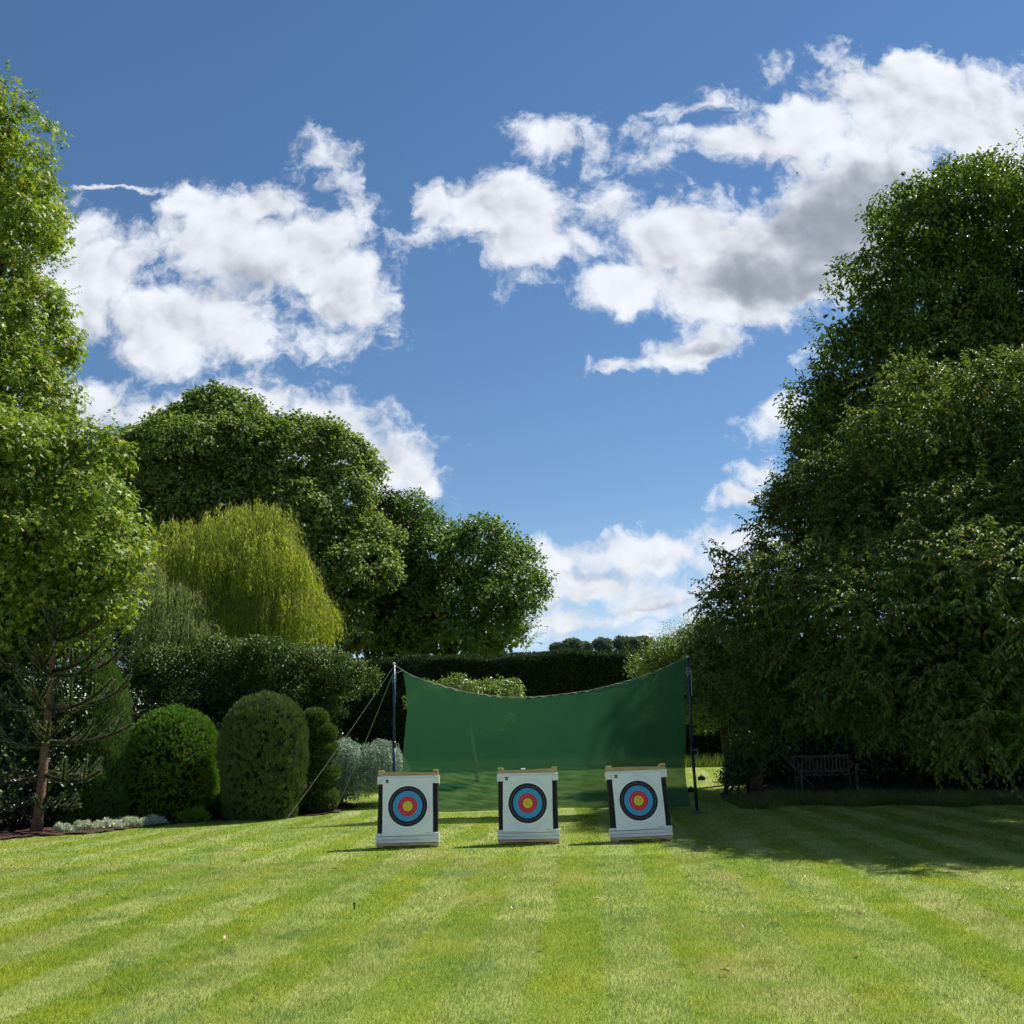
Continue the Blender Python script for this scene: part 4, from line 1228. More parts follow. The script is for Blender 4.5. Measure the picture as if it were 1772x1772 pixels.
m_che = leaf_mat('cherry_leaves', [(0, (0.047, 0.087, 0.022)), (.5, (0.091, 0.155, 0.032)), (1, (0.181, 0.226, 0.061))], .34, .60, .20, (1.15, 1.1, .45), patch=1.5, amount=.45)
YH = 20
B_che = [E(1600, 800, 20, 150, 2.6, 150), E(1480, 900, 21.8, 120, 2.2, 110), E(1400, 1000, 23, 110, 2.0, 100), E(1290, 1010, 23.5, 60, 1.4, 55), E(1355, 1110, 24, 78, 1.7, 78), E(1250, 960, 23.5, 34, .8, 26), E(1550, 1050, 18.5, 200, 2.4, 150), E(1720, 950, 18.5, 170, 2.6, 200), E(1750, 750, 20, 110, 2.4, 110), E(1560, 660, 21, 60, 1.5, 50), E(1690, 690, 20, 110, 2, 60), E(1850, 900, 19, 160, 2.6, 260),
         E(1420, 1170, 23.5, 130, 1.8, 90), E(1350, 1195, 24.5, 66, 1.5, 62), E(1560, 1180, 18, 160, 1.8, 80), E(1720, 1170, 16.5, 130, 1.8, 110), E(1380, 860, 23.5, 60, 1.4, 40), E(1308, 1055, 24, 70, 1.4, 46), E(1860, 1150, 16.5, 130, 1.8, 150), E(1700, 1255, 15.6, 60, .9, 34), E(1325, 1245, 25, 50, 1.1, 30), E(1400, 775, 24, 36, 1, 22), E(1400, 1232, 23.5, 110, 1.5, 42), E(1510, 1235, 19, 100, 1.3, 45), E(1620, 1230, 18, 90, 1.3, 44), E(1440, 1248, 21.8, 90, 1.1, 20), E(1590, 1262, 17.5, 80, 1.0, 24), E(1372, 1255, 24.5, 50, 1.0, 22), E(1650, 1020, 16, 130, 1.6, 120), E(1800, 1080, 15.4, 120, 1.6, 120)]
CP, CN = blob_points(lobed(B_che, 170, .60, vary=.6, tuft=.0), 6600, .75, 1.16, .8, bottom=.7, lump=.28, skip=len(B_che))
vis = CP[:, 0] < at(1960, 900, 19)[0]
CP, CN = CP[vis], CN[vis]
s1, pa = sprays(CP, CN, .60, 12, .135, .52, droop=.30, hang=.45, seed=2, sidew=.65)
q1_, q2_ = blob_points(B_che, 520, .92, 1.04, .1, bottom=.1)
s3, pa3 = sprays(q1_, q2_, 1.15, 20, .125, .52, droop=.30, hang=.5, sidew=.6, up0=.35)
pa = np.concatenate([pa, pa3])
s1 = cat(s1, s3)
s2 = fill_leaves(B_che, 34000, .15, .3, .84)
bs = ground(1305, 1366)
rch = tree('cherry_tree', 'spreading dark tree with drooping pointed leaves and a low hanging skirt on the right', 'tree', tuple(bs), B_che, cat(s1, s2), m_che, m_bark_brown, .18, 'oval', .52, nl=34, lean=bs + [.35, -.1, 2.6], seed=37)
twigs('twigs', pa - bs, .008, m_twig, rch)

shrub_mass('backdrop_shrub', 'black-green evergreen mass added as a dark backdrop behind the bench', [E(1440, 1270, 30.5, 150, 1.2, 80), E(1620, 1280, 29.5, 160, 1.2, 90), E(1780, 1290, 28, 160, 1.2, 80), E(1900, 1270, 26, 140, 1.4, 110), E(1350, 1305, 30, 70, 1, 50), E(1500, 1330, 29.5, 90, .8, 34), E(1680, 1330, 28.5, 90, .8, 34)], 2300, 24, .34, .12, m_shr)  # evergreen mass added to give the bench a black background
shrub_mass('ivy_shrub', 'low dark leafy shrub at the foot of the leaning trunk right of the net', [E(1290, 1320, 26, 26, .6, 30), E(1270, 1340, 25.6, 18, .5, 16)], 160, 26, .16, .06, m_shr)

# far trees on the hill
m_far = leaf_mat('hazed_tree_leaves', [(0, (0.106, 0.150, 0.106)), (1, (0.188, 0.237, 0.163))], .2, .8, .1, patch=.1, amount=.2)  # distance haze put into the leaf colour, paler and bluer
for (px, py, w, h, lab) in [(990, 1113, 15, 9, 'far tree on the skyline nearest the left end of the row'), (1012, 1116, 9, 6, 'smallest far tree low on the skyline, second from left'), (1041, 1112, 14, 9, 'far round tree on the skyline, third from left'), (1077, 1110, 14, 10, 'far round tree on the skyline, close to its two neighbours on the right'), (1094, 1110, 10, 7, 'small far tree squeezed between two larger ones on the skyline'), (1112, 1109, 15, 9, 'far tree on the skyline next to the sunlit yellow-green bush'), (965, 1117, 10, 5, 'low far bush showing just over the hedge at the far left of the skyline row')]:
    Yf = 262 + (px % 7) * 3
    c = at(px, py + 4, Yf); k_ = Yf / FPX
    zb = hill_z(c[0], Yf) - .5
    rt = empty('far_tree', (c[0], Yf, zb)); tag(rt, lab, 'tree', 'far trees on the skyline')
    bl = [(c[0], Yf, c[2], w * k_, w * k_, h * k_), (c[0] + w * k_ * .3, Yf, c[2] - h * k_ * .4, w * k_ * .8, w * k_, h * k_ * .8)]
    CP, CN = blob_points(bl, 260, .8, 1.04, .2, bottom=.3)
    P, A, N, S = tuft_leaves(CP, CN, 12, .55, .7)
    o_ = np.array([c[0], Yf, zb])
    leaves('crown', P - o_, A, N, S, .8, m_far, rt, ut(len(P)), 'fold')
    MB().lathe([(.1, 0), (w * k_ * .8, h * k_ * .15), (w * k_ * .82, h * k_ * .6), (w * k_ * .4, h * k_ * .9), (.1, h * k_)], (0, 0, c[2] - zb - h * k_ * .6), 14).build('inner_growth', m_core, rt, True)
    MB().tube([(0, 0, -1), (0, 0, c[2] - zb)], [.5, .3], 8).build('trunk', m_bark_dark, rt)

# ------------------------------------------------------------------ archery targets
m_wood = plain_mat('raw_pine_timber', (0.42, 0.29, 0.13), (0.60, 0.44, 0.22), 14, .7, .25, .25, stretch=(.25, 1, 1))
m_foam, k, out = new_mat('layered_black_foam')
p = objc(k)
sp = k.n('ShaderNodeSeparateXYZ'); k.put(sp.inputs[0], p)
lay = k.m('FRACT', k.m('MULTIPLY', sp.outputs[2], 26.0))
seam = k.mr(lay, 0.0, .14, 0, 1)
nn = k.noise(k.v('MULTIPLY', p, (1, 1, 26)), 4, 3)
col = k.mix(seam, (0.035, 0.035, 0.035), k.mix(nn, (0.008, 0.008, 0.009), (0.03, 0.03, 0.032)))
s = bsdf(k, col, .75, .3, bump(k, seam, .6, .01))
k.t.links.new(s.outputs[0], out.inputs[0])
m_white, k, out = new_mat('white_painted_boards')
p = objc(k)
n1_ = k.noise(k.v('MULTIPLY', p, (.6, 1, 5)), 7, 4, .6)
col = k.mix(k.mr(n1_, .35, .75), (0.86, 0.87, 0.86), (0.68, 0.69, 0.67))
mud = k.mr(k.noise(p, 12, 5, .7), .60, .72, 0, .5)
col = k.mix(mud, col, (0.42, 0.39, 0.33))
s = bsdf(k, col, .55, .35, bump(k, n1_, .3, .01))
k.t.links.new(s.outputs[0], out.inputs[0])
m_face, k, out = new_mat('printed_target_paper')
p = objc(k)
sp = k.n('ShaderNodeSeparateXYZ'); k.put(sp.inputs[0], p)
rr_ = k.v('LENGTH', k.xyz(sp.outputs[0], 0.0, sp.outputs[2]))
rings = k.ramp(k.m('MULTIPLY', rr_, 2.0), [(0, (0.80, 0.60, 0.03)), (.16, (0.66, 0.035, 0.065)), (.32, (0.030, 0.33, 0.66)), (.48, (0.014, 0.015, 0.018)), (.64, (0.86, 0.87, 0.88))], 'CONSTANT')
for rk, c_, w_ in [(.04, (0.30, 0.24, 0.03), .0012), (.02, (0.30, 0.24, 0.03), .0010), (.12, (0.75, 0.35, 0.35), .0010), (.08, (0.62, 0.45, 0.05), .0015), (.16, (0.55, 0.25, 0.3), .0012), (.20, (0.35, 0.5, 0.62), .0010), (.24, (0.3, 0.4, 0.5), .0014), (.28, (0.30, 0.20, 0.20), .0018), (.36, (0.40, 0.42, 0.43), .0014), (.40, (0.36, 0.38, 0.39), .0014)]:
    dlt = k.m('ABSOLUTE', k.m('SUBTRACT', rr_, rk))
    rings = k.mix(k.m('LESS_THAN', dlt, w_), rings, c_)
oi = k.n('ShaderNodeObjectInfo').outputs['Random']
pr_ = k.v('ADD', p, k.xyz(k.m('MULTIPLY', oi, 37.0), 0.0, k.m('MULTIPLY', oi, 19.0)))
hv = k.n('ShaderNodeTexVoronoi', feature='F1'); k.put(hv.inputs['Vector'], pr_); hv.inputs['Scale'].default_value = 9.0
hole = k.m('MULTIPLY', k.m('LESS_THAN', hv.outputs['Distance'], .055), k.m('GREATER_THAN', k.v('DOT_PRODUCT', hv.outputs['Color'], (1, 0, 0)), .62))
rings = k.mix(hole, rings, (0.02, 0.02, 0.02))
dirt = k.mr(k.noise(pr_, 3.0, 5, .7), .50, .72, 0, .30)
rings = k.mix(dirt, rings, k.v('MULTIPLY', rings, (.72, .70, .64)))
n1_ = k.noise(k.v('MULTIPLY', pr_, (.7, 1, 2.2)), 5, 4, .55)
s = bsdf(k, rings, .5, .3, bump(k, n1_, .6, .03))
k.t.links.new(s.outputs[0], out.inputs[0])
m_ink = plain_mat('black_print', (0.01, 0.01, 0.012), None, 8, .5, .3, 0)
m_post = plain_mat('stapled_steel', (0.55, 0.55, 0.55), None, 8, .4, .5, 0, .6)

def archery_target(loc, rz, lean, label, seed):
    """local frame: x across, z up the board, front towards -y; foot edge on the ground at the origin"""
    rs = np.random.default_rng(seed)
    root = empty('archery_target', tuple(loc), rz)
    root.rotation_euler = (-lean, 0, rz)
    tag(root, label, 'archery target', 'archery targets in a row in front of the net')
    W_, H_, D_ = 1.0, 1.20, .20
    # frame timbers
    def beam(z, h, name, wav):
        V = []; n = 24
        for i_ in range(n + 1):
            x = -W_ / 2 + W_ * i_ / n
            dz = wav * math.sin(i_ / n * math.pi * 1.2 + seed) + rs.normal() * .001
            for y, zz in ((-D_ / 2 - .004, z), (D_ / 2 + .004, z), (D_ / 2 + .004, z + h + dz), (-D_ / 2 - .004, z + h + dz)):
                V.append((x, y, zz))
        F = []
        for i_ in range(n):
            for q_ in range(4):
                F.append((i_ * 4 + q_, i_ * 4 + 4 + q_, i_ * 4 + 4 + (q_ + 1) % 4, i_ * 4 + (q_ + 1) % 4))
        F += [(0, 1, 2, 3), (n * 4 + 3, n * 4 + 2, n * 4 + 1, n * 4)]
        return MB().add(V, F).build(name, m_wood, root)
    beam(1.118, .058, 'top_rail', .010)
    beam(0.012, .040, 'bottom_rail', .004)
    for sx in (-1, 1):
        MB().box((sx * (W_ / 2 - .045), 0, 1.196), (.092, D_ + .012, .030), bev=.004).build('end_block', m_wood, root)
        MB().box((sx * (W_ / 2 - .06), 0, .004), (.11, D_ + .01, .028), bev=.004).build('foot', m_wood, root)
        b_ = MB()
        b_.tube([(sx * .40, D_ / 2 + .03, 1.05), (sx * .40, D_ / 2 + .30, .04 + .0)], .022, 8)
        b_.build('rear_leg', m_wood, root)
    MB().box((0, 0, .58), (W_ - .012, D_ - .012, 1.08), bev=.01).build('foam_block', m_foam, root)
    # white boards wrapped above and below the foam
    def board(z, h, name, waves, t=.0):
        n = 40
        V = []
        for j_ in range(9):
            zz = z + h * j_ / 8
            for i_ in range(n + 1):
                x = -W_ / 2 - .006 + (W_ + .012) * i_ / n
                y = -D_ / 2 - .012 - waves * (math.sin(i_ * .45 + seed + j_) * .5 + math.sin(i_ * 1.1 + j_ * 2.2) * .3) - (.006 if j_ % 3 == 1 else 0)
                V.append((x, y, zz))
        F = [(j_ * (n + 1) + i_, j_ * (n + 1) + i_ + 1, (j_ + 1) * (n + 1) + i_ + 1, (j_ + 1) * (n + 1) + i_) for j_ in range(8) for i_ in range(n)]
        m_ = MB().add(V, F)
        for sx in (-1, 1):
            m_.box((sx * (W_ / 2 + .006), 0, z + h / 2), (.016, D_ + .02, h), bev=.003)
        m_.box((0, D_ / 2 + .006, z + h / 2), (W_, .012, h))
        return m_.build(name, m_white, root)
    board(.985, .131, 'upper_board', .002)
    nb_ = 3
    for q_ in range(nb_):
        board(.055 + q_ * .052, .049, 'lower_board', .0025)
    # the paper
    cz = .625; cx_ = -.005
    fw, fh = .825, .90
    def fpt(u, v):
        x = (u - .5) * fw; z = (v - .5) * fh
        edge = max(0, 1 - v * 7)
        rip = .0035 * math.sin(z * 21 + math.sin(x * 5 + seed) * 1.5 + seed) * (.4 + abs(math.sin(x * 3 + seed)))
        rip += .005 * math.exp(-((v - .93) / .06) ** 2) * math.sin(x * 14 + seed)
        rip += .003 * math.sin((x * .8 + z) * 34 + seed) * math.exp(-((x - .2) ** 2 + (z - .3) ** 2) / .02)
        dz = -.007 * edge * math.sin(u * 5 + seed) - .004 * math.sin(u * 3.1)
        return (x + .004 * math.sin(v * 4 + seed), -rip - edge * .008 * abs(math.sin(u * 2.5 + seed)), z + dz)
    fo = grid('target_face', fpt, 84, 90, m_face, root)
    fo.location = (cx_, -D_ / 2 - .026, cz)
    # small printed emblem in the corner: a bar over a notched block
    V = []; F = []
    def qd(x0, z0, x1, z1, x2, z2, x3, z3):
        b_ = len(V); V.extend([(x0, -.012, z0), (x1, -.012, z1), (x2, -.012, z2), (x3, -.012, z3)]); F.append((b_, b_ + 1, b_ + 2, b_ + 3))
    ox, oz = -.372, .378
    qd(ox, oz + .030, ox + .050, oz + .030, ox + .050, oz + .048, ox, oz + .048)
    qd(ox + .006, oz + .012, ox + .046, oz + .012, ox + .046, oz + .024, ox + .006, oz + .024)
    qd(ox, oz - .004, ox + .018, oz - .004, ox + .022, oz + .012, ox + .006, oz + .012)
    qd(ox + .032, oz - .004, ox + .050, oz - .004, ox + .046, oz + .012, ox + .028, oz + .012)
    MB().add(V, F).build('printed_emblem', m_ink, fo)
    V = []; F = []
    x = .30
    for q_ in range(8):
        w_ = .004 + .006 * (q_ * 37 % 5) / 5
        qd(x, -.432, x + w_, -.432, x + w_, -.426, x, -.426)
        x += w_ + .003
    MB().add(V, F).build('printed_line', m_ink, fo)
    return root
T = [ground(704.5, 1467.5), ground(915.5, 1461.5), ground(1111.5, 1456.5)]
labs = ['archery target on the lawn furthest left, its bright right side edge showing',
        'archery target in the middle of the row, standing squarely upright',
        'archery target nearest the right net pole, sheet hem curling up over a black gap']
for q_, (t_, rz, ln_) in enumerate(zip(T, (R(3.5), R(-1.0), R(1.0)), (R(10), R(10), R(9)))):
    o = archery_target(t_ + [0, .10, .008], rz, ln_, labs[q_], q_ * 3 + 1)
    o.rotation_mode = 'XYZ'
    if q_ == 2:
        o.rotation_euler.y = R(-1.2)
m_clip = plain_mat('clear_tape', (0.7, 0.75, 0.85), None, 8, .3, .6, 0)
tt = T[1]
o = MB().box((0, 0, 0), (.075, .06, .02), bev=.006).build('tape_roll', m_clip)
o.location = (tt[0] - .07, tt[1] + .10 + math.sin(R(10)) * 1.19, 1.19); tag(o, 'small pale tape roll lying on the top rail of the middle target', 'tape roll')

# ------------------------------------------------------------------ backstop net and its poles
m_net, k, out = new_mat('green_backstop_mesh')
p = pos(k)
wv = k.noise(k.v('MULTIPLY', p, (40, 40, 260)), 1.0, 2, .5)
big = k.noise(p, .9, 3)
col = k.mix(wv, (0.034, 0.120, 0.060), (0.052, 0.168, 0.088))
col = k.mix(k.mr(big, .35, .7, 0, .35), col, (0.036, 0.135, 0.066))
d_ = k.n('ShaderNodeBsdfDiffuse'); k.put(d_.inputs[0], col)
t_ = k.n('ShaderNodeBsdfTranslucent'); k.put(t_.inputs[0], col)
a_ = k.n('ShaderNodeMixShader'); a_.inputs[0].default_value = .26
k.t.links.new(d_.outputs[0], a_.inputs[1]); k.t.links.new(t_.outputs[0], a_.inputs[2])
tr_ = k.n('ShaderNodeBsdfTransparent'); tr_.inputs[0].default_value = (.85, 1, .88, 1)
mx = k.n('ShaderNodeMixShader'); mx.inputs[0].default_value = .84
k.t.links.new(tr_.outputs[0], mx.inputs[1]); k.t.links.new(a_.outputs[0], mx.inputs[2])
k.t.links.new(mx.outputs[0], out.inputs[0])
m_rope = plain_mat('pale_rope', (0.50, 0.50, 0.46), (0.62, 0.62, 0.58), 60, .8, .2)
m_rope_d = plain_mat('grey_cord', (0.30, 0.29, 0.26), (0.38, 0.37, 0.33), 60, .8, .2)
m_navy = plain_mat('navy_painted_steel', (0.010, 0.020, 0.085), (0.014, 0.028, 0.11), 10, .35, .5, .05)
m_blk = plain_mat('black_painted_steel', (0.006, 0.007, 0.016), (0.012, 0.013, 0.022), 10, .4, .5, .05)
m_teal = plain_mat('teal_cord', (0.06, 0.30, 0.32), None, 10, .7, .3)

YNt = ground(1207, 1408)[1]
NTOP = [(697, 1160), (706, 1166), (720, 1172), (750, 1182), (780, 1191), (815, 1199), (850, 1204), (880, 1206.5), (905, 1207), (935, 1205.5), (960, 1203), (990, 1199.5), (1020, 1195), (1050, 1188), (1080, 1180), (1110, 1171), (1140, 1160), (1165, 1148), (1188, 1137)]
tx = np.array([p[0] for p in NTOP]); ty = np.array([p[1] for p in NTOP])
LX = ([0, .12, .3, .5, .72, .9, 1], [697, 702, 704, 699, 696.5, 701, 704])
RX = ([0, .12, .32, .5, .7, .85, 1], [1188, 1185.5, 1184, 1188, 1184, 1188, 1195])
def netpt(u, v):
    l = np.interp(v, *LX); r = np.interp(v, *RX)
    x = l + (r - l) * u
    tu = 697 + (1188 - 697) * u
    yt = np.interp(tu, tx, ty)
    ph_ = (u * 26) % 1
    yt += 1.6 * math.sin(ph_ * math.pi) * (.25 + math.exp(-((u - .5) / .33) ** 2))
    yb = 1405 - 10 * u + 1.5 * math.sin(u * 9)
    y = yt + (yb - yt) * v
    low = max(0, (v - .62) / .38)
    c_ = math.exp(-((u - .42) / .34) ** 2)
    Y = YNt + .10 * math.sin(u * math.pi) * math.sin(v * 2.6) + .05 * math.sin(u * 5 + v * 3)
    Y += low * c_ * (.020 * math.sin(v * 92 + 6 * math.sin(u * 6 + 1) + u * 26) + .016 * math.sin(v * 150 - u * 30 + 3 * math.sin(u * 13)) + .012 * math.sin(v * 60 + u * 55)) * 3.2
    Y += .012 * math.sin(u * 70 + v * 8) * max(0, 1 - v * 5)
    Y += .25 * low * low
    return at(x, y, Y)
off = at(945, 1404, YNt)
rn = empty('backstop_net', tuple(off)); tag(rn, 'wide green mesh backstop net sagging between two blue poles behind the targets', 'net')
grid('mesh_panel', lambda u, v: netpt(u, v) - off, 330, 170, m_net, rn)
# head rope laced through the top edge
pp = []
for i_ in range(131):
    u = i_ / 130
    tu = 697 + (1188 - 697) * u
    pp.append(at(tu, np.interp(tu, tx, ty) - .6, YNt + .02) - off)
b = MB().tube([at(683, 1151, YNt) - off] + pp + [at(1190, 1137, YNt) - off], .0055, 5)
b.build('head_rope', m_rope_d, rn)
q2 = []
for i_ in range(26 * 8 + 1):
    u0 = i_ / (26 * 8)
    tu = 697 + (1188 - 697) * u0
    a_ = u0 * 26 * 2 * math.pi
    q2.append(at(tu, np.interp(tu, tx, ty) + .3 + 1.1 * math.cos(a_), YNt + .022 * math.sin(a_)) - off)
b = MB().tube(q2, .005, 4)
b.build('lacing', m_rope, rn)
for px, py, px2, py2 in [(697, 1160, 685, 1165), (1188, 1138, 1191, 1140)]:
    MB().tube([at(px, py, YNt) - off, at(px2, py2, YNt) - off], .007, 5).build('corner_tie', m_rope, rn)

def net_pole(foot, mid, top, label, split):
    rp = empty('net_pole', tuple(foot)); tag(rp, label, 'pole', 'poles holding the net')
    f_, m_, t_ = np.zeros(3), mid - foot, top - foot
    MB().tube([f_ + [0, 0, .0], m_], .036, 12).build('lower_tube', m_blk if split else m_navy, rp, True)
    MB().tube([m_ - (m_ - f_) * .04, t_], .030, 12).build('upper_tube', m_navy, rp, True)
    MB().tube([m_ - (t_ - m_) * .03, m_ + (t_ - m_) * .05], .044, 12).build('collar', m_blk, rp, True)
    MB().lathe([(.15, 0), (.15, .008), (.05, .012), (.045, .05)], (0, 0, .022), 20).build('base_plate', m_navy, rp)
    MB().lathe([(.034, 0), (.036, .03), (.012, .05)], tuple(t_), 12).build('cap', m_rope, rp)
    rs = np.random.default_rng(int(foot[0] * 10) % 97)
    b_ = MB()
    for w in range(3):
        c_ = t_ * (.93 - .02 * w)
        b_.tube([c_ + [.045 * math.cos(a), .045 * math.sin(a), .012 * math.sin(a * 2) - (.05 if i_ == 5 else 0)] for i_, a in enumerate(np.linspace(0, 6.6, 11))], .006, 4)
    b_.tube([t_ * .92 + [.05, -.03, 0], t_ * .86 + [.045, -.04, 0], t_ * .75 + [.04, -.04, 0]], .005, 4)
    b_.build('cord_knot', m_teal if foot[0] < 0 else m_rope, rp)
    b_ = MB()
    b_.tube([m_ + [.04, -.02, .02], m_ + [.10, -.03, .05], m_ + [.12, -.03, -.05], m_ + [.06, -.02, -.12]], .006, 4)
    b_.build('handle_loop', m_rope, rp)
    return rp
gR = ground(1207, 1408); gL = ground(682, 1419)
gL = np.array([at(682, 1400, YNt)[0], YNt, 0.0])
net_pole(gL, at(682, 1290, YNt), at(682, 1150, YNt), 'blue steel pole at the left end of the net with teal cord', False)
net_pole(gR, at(1198, 1300, YNt), at(1190, 1138, YNt), 'dark leaning pole at the right end of the net with a flat round foot', True)
def guy(a, b_, label, mat, r=.006, sag=.06):
    a = np.array(a, float); b_ = np.array(b_, float)
    pts = [a + (b_ - a) * s + np.array([0, 0, -sag * math.sin(s * math.pi)]) for s in np.linspace(0, 1, 14)]
    root = empty('guy_rope', tuple(b_)); tag(root, label, 'rope', 'guy ropes of the net poles')
    MB().tube([p - b_ for p in pts], r, 5).build('cord', mat, root)
    MB().tube([(0, 0, -.1), (.0, 0, .06)], .009, 6).build('peg', m_post, root)
    return root
tl = at(682, 1152, YNt); trr = at(1190, 1139, YNt)
gg = ground(474, 1447)
guy(tl, gg, 'pale guy rope from the blue pole running down in front of the olive dome', m_rope_d, .0028)
gg = ground(578, 1404)
guy(tl - [0, 0, .12], (gg[0], gg[1], .02), 'thinner guy rope from the blue pole down to the weeping cedar trunk', m_rope_d)
q1 = at(1225, 1292, YNt + 4.0)
dirv = (q1 - trr); endp = trr + dirv * ((trr[2] - .15) / (trr[2] - q1[2]))
guy(trr, endp, 'white guy rope slanting down from the dark leaning pole behind low leaves', m_rope_d, .0028)
q1 = at(1262, 1212, YNt + 1.5)
dirv = (q1 - trr); endp = trr + dirv * ((trr[2] - .05) / (trr[2] - q1[2]))
guy(trr, endp, 'dull thin guy rope from the dark leaning pole going right under the dark crown', m_rope_d)

# ------------------------------------------------------------------ small things
m_bag = plain_mat('dark_canvas', (0.012, 0.012, 0.012), (0.03, 0.028, 0.026), 12, .9, .1, .4)
for (px, py, w, lab) in [(1214, 1350, .26, 'small dark bag lying on the sunlit grass just right of the dark pole'), (1196, 1371, .20, 'small dark bag in the shade by the lower right net corner')]:
    g = ground(px, py)
    prof = [(w * .30, 0), (w * .5, .03), (w * .48, .07), (w * .30, .11), (w * .12, .125), (w * .05, .14)]
    o = MB().lathe(prof, (0, 0, 0), 14)
    rs = np.random.default_rng(px)
    o.v = [(x * (1 + .1 * rs.normal()), y * .6, z * (1 + .08 * rs.normal())) for x, y, z in o.v]
    o = o.build('weight_bag', m_bag, None, True); o.location = tuple(g + [0, 0, .0]); tag(o, lab, 'bag')
    MB().tube([(-.03, 0, .12), (-.02, 0, .17), (.02, 0, .17), (.03, 0, .12)], .006, 5).build('handle', m_bag, o)
g = ground(613, 1575)
o = MB().tube([(0, 0, -.03), (0, 0, .06)], .009, 8).box((0, 0, .065), (.026, .022, .012), bev=.003).build('ground_peg', m_blk); o.location = tuple(g); tag(o, 'tiny black peg sticking up from the mown lawn', 'peg')
# bird high up
bpos = at(1379, 299, 60)
b = MB()
b.lathe([(.005, -.12), (.03, -.07), (.042, 0), (.03, .06), (.022, .085), (.004, .12)], (0, 0, 0), 10)
b.add([(-.02, 0, .03), (-.02, 0, -.04), (-.17, .05, -.05), (-.20, .06, -.02), (-.12, .03, .03)], [(0, 1, 2, 3, 4)])
b.add([(.02, 0, .03), (.02, 0, -.04), (.15, .07, -.05), (.18, .09, -.02), (.11, .04, .03)], [(0, 1, 2, 3, 4)])
o = b.build('bird', m_bag, None); o.location = tuple(bpos); o.rotation_euler = (R(-60), R(20), R(35)); tag(o, 'tiny dark bird flying in front of the big grey cloud', 'bird')

# fallen leaves
m_dry = plain_mat('dry_leaf', (0.34, 0.25, 0.10), (0.55, 0.46, 0.24), 20, .7, .3, .2)
V0 = [(0, 0, .004), (.018, .014, .012), (.040, .012, .016), (.062, 0, .006), (.040, -.013, .014), (.018, -.014, .010)]
lm = bpy.data.meshes.new('fallen_leaf'); lm.from_pydata(V0, [], [(0, 1, 2, 3), (0, 3, 4, 5)]); lm.materials.append(m_dry); lm.update()
SPOTS = [(1185, 1524), (1272, 1526), (1395, 1518), (1535, 1521), (1745, 1544), (885, 1572), (1265, 1690), (1290, 1612), (1085, 1611), (1345, 1490), (21, 1503), (108, 1509), (120, 1500), (428, 1492), (560, 1488), (415, 1430), (478, 1442), (572, 1416), (585, 1508), (875, 1521), (440, 1730), (390, 1632), (1730, 1697), (1712, 1690), (1208, 1585), (1395, 1584), (1660, 1565), (700, 1545), (250, 1580), (762, 1560), (1480, 1655), (1040, 1560), (940, 1655), (1480, 1585)]
for _ in range(75):
    SPOTS.append((random.uniform(1190, 1765), random.uniform(1385, 1495)))
for i_, (px, py) in enumerate(SPOTS):
    g = ground(px, py)
    o = bpy.data.objects.new('fallen_leaf', lm); C.objects.link(o)
    sc_ = random.uniform(.7, 1.5)
    o.location = (g[0], g[1], g[2] + .022); o.scale = (sc_,) * 3
    o.rotation_euler = (random.uniform(-.4, .4), random.uniform(-.4, .4), random.uniform(0, 6.28))
    sh = i_ >= 34
    tag(o, 'pale fallen leaf lying on the shaded grass under the big trees' if sh else 'dry curled fallen leaf lying on the sunlit mown lawn', 'leaf', 'fallen leaves on shaded grass' if sh else 'fallen leaves on sunlit lawn')

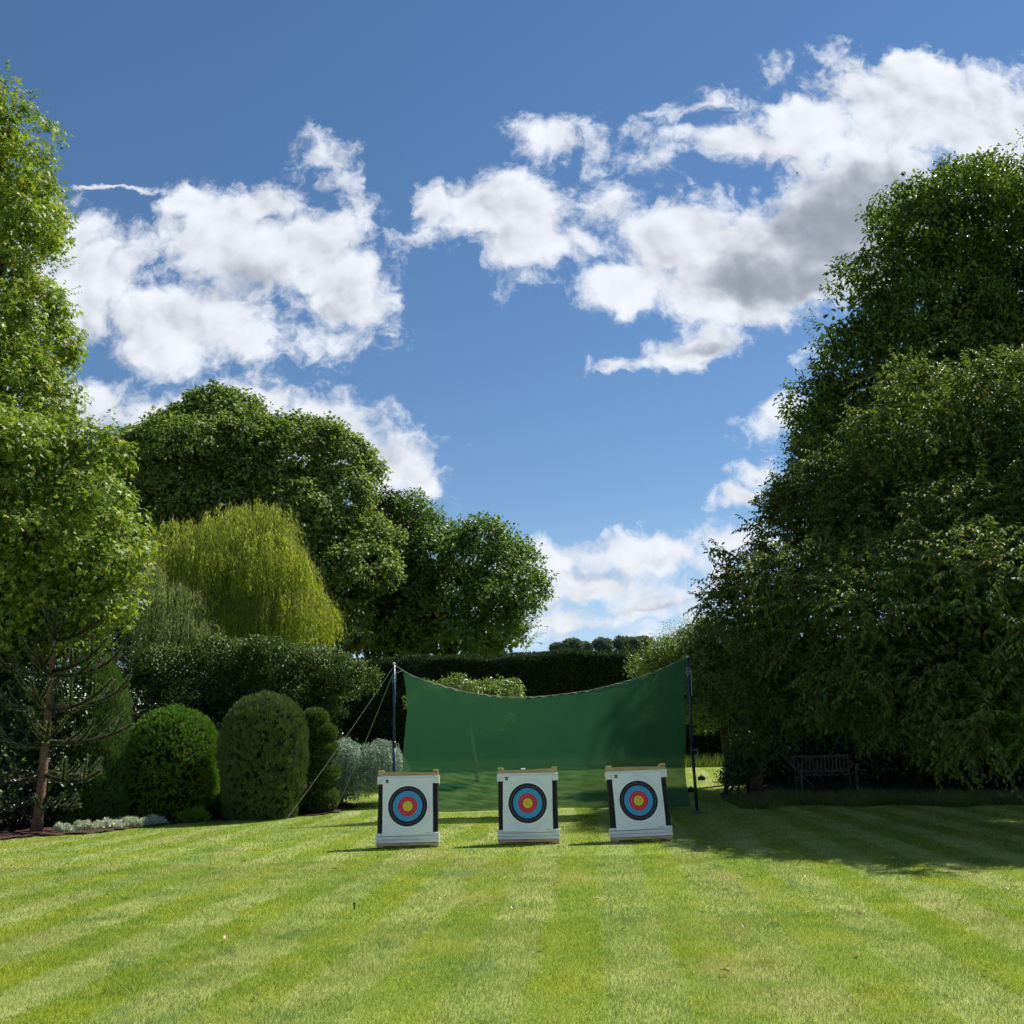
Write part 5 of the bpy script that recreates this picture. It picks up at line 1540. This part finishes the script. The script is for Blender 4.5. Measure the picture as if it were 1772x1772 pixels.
# ------------------------------------------------------------------ turf blades
def frustum_pts(n, y0, y1, pw=1.0):
    u = ut(n)
    Yv = np.sqrt(y0 ** 2 + (y1 ** 2 - y0 ** 2) * u)
    Xv = ut(n, -1, 1) * (Yv * .575 + .25)
    return Xv, Yv
sets = []
for (n, y0, y1, l, w) in [(270000, 5.3, 9.5, .030, .0032), (200000, 9.5, 14.5, .032, .0050), (150000, 14.5, 23.5, .034, .0085), (60000, 23.5, 35.5, .045, .014)]:
    X_, Y_ = frustum_pts(n, y0, y1)
    ok = ~in_bed(X_, Y_) & ~in_bed2(X_, Y_)
    X_, Y_ = X_[ok], Y_[ok]
    m = len(X_)
    a = X_ * math.cos(STR_ANG) - Y_ * math.sin(STR_ANG)
    s_ = np.sign(np.sin(a * math.pi / STR_W))
    clump = .6 + .4 * (np.sin(X_ * 7.1 + np.sin(Y_ * 5)) * np.sin(Y_ * 6.3 + np.sin(X_ * 4)))
    hh = l * rng.uniform(.45, 1.25, m) * (.7 + .45 * clump)
    long_ = rng.random(m) < .012
    hh = np.where(long_, hh * 2.2, hh)
    A = np.stack([-math.sin(-STR_ANG) * .0 + s_ * .05 + rng.normal(size=m) * .42, s_ * .42 + rng.normal(size=m) * .42, np.ones(m)], 1)
    P = np.stack([X_, Y_, hgt(X_, Y_)], 1)
    fd = norm(np.stack([rng.normal(size=m) * .8, -np.ones(m) + rng.normal(size=m) * .5, np.full(m, .2)], 1))
    t_ = rng.random(m)
    sets.append((P, norm(A), fd, hh, np.full(m, w), t_))
# a few taller weedy tufts left standing
for (px, py, n, hh0, rad) in [(205, 1716, 240, .085, .16), (1200, 1492, 420, .09, .28), (600, 1560, 180, .06, .14), (345, 1700, 300, .05, .28), (1320, 1668, 240, .05, .15), (480, 1508, 160, .06, .12), (1345, 1400, 500, .12, .3), (1500, 1715, 160, .05, .15), (430, 1708, 160, .05, .2), (640, 1390, 900, .12, .6)]:
    g = ground(px, py)
    P = np.stack([g[0] + rng.normal(size=n) * rad * .5, g[1] + rng.normal(size=n) * rad * .5, np.full(n, g[2])], 1)
    sets.append((P, norm(rng.normal(size=(n, 3)) * [.55, .55, .1] + [0, 0, 1]), norm(rnd(n) * [1, .4, .2]), hh0 * ut(n, .5, 1.2), np.full(n, .0045), ut(n, .1, 1)))
P, A, N, S, Wd, T_ = cat(*sets)
n = len(P)
A = norm(A); N = norm(N - A * (N * A).sum(1, keepdims=True)); Sd = np.cross(A, N)
V = np.stack([P - Sd * Wd[:, None] / 2, P + Sd * Wd[:, None] / 2, P + A * S[:, None]], 1).reshape(-1, 3)
me = mesh_np('grass', V, np.arange(n * 3), np.full(n, 3), np.repeat(T_, 3))
tag(link('grass', me, m_blade), kind='stuff')
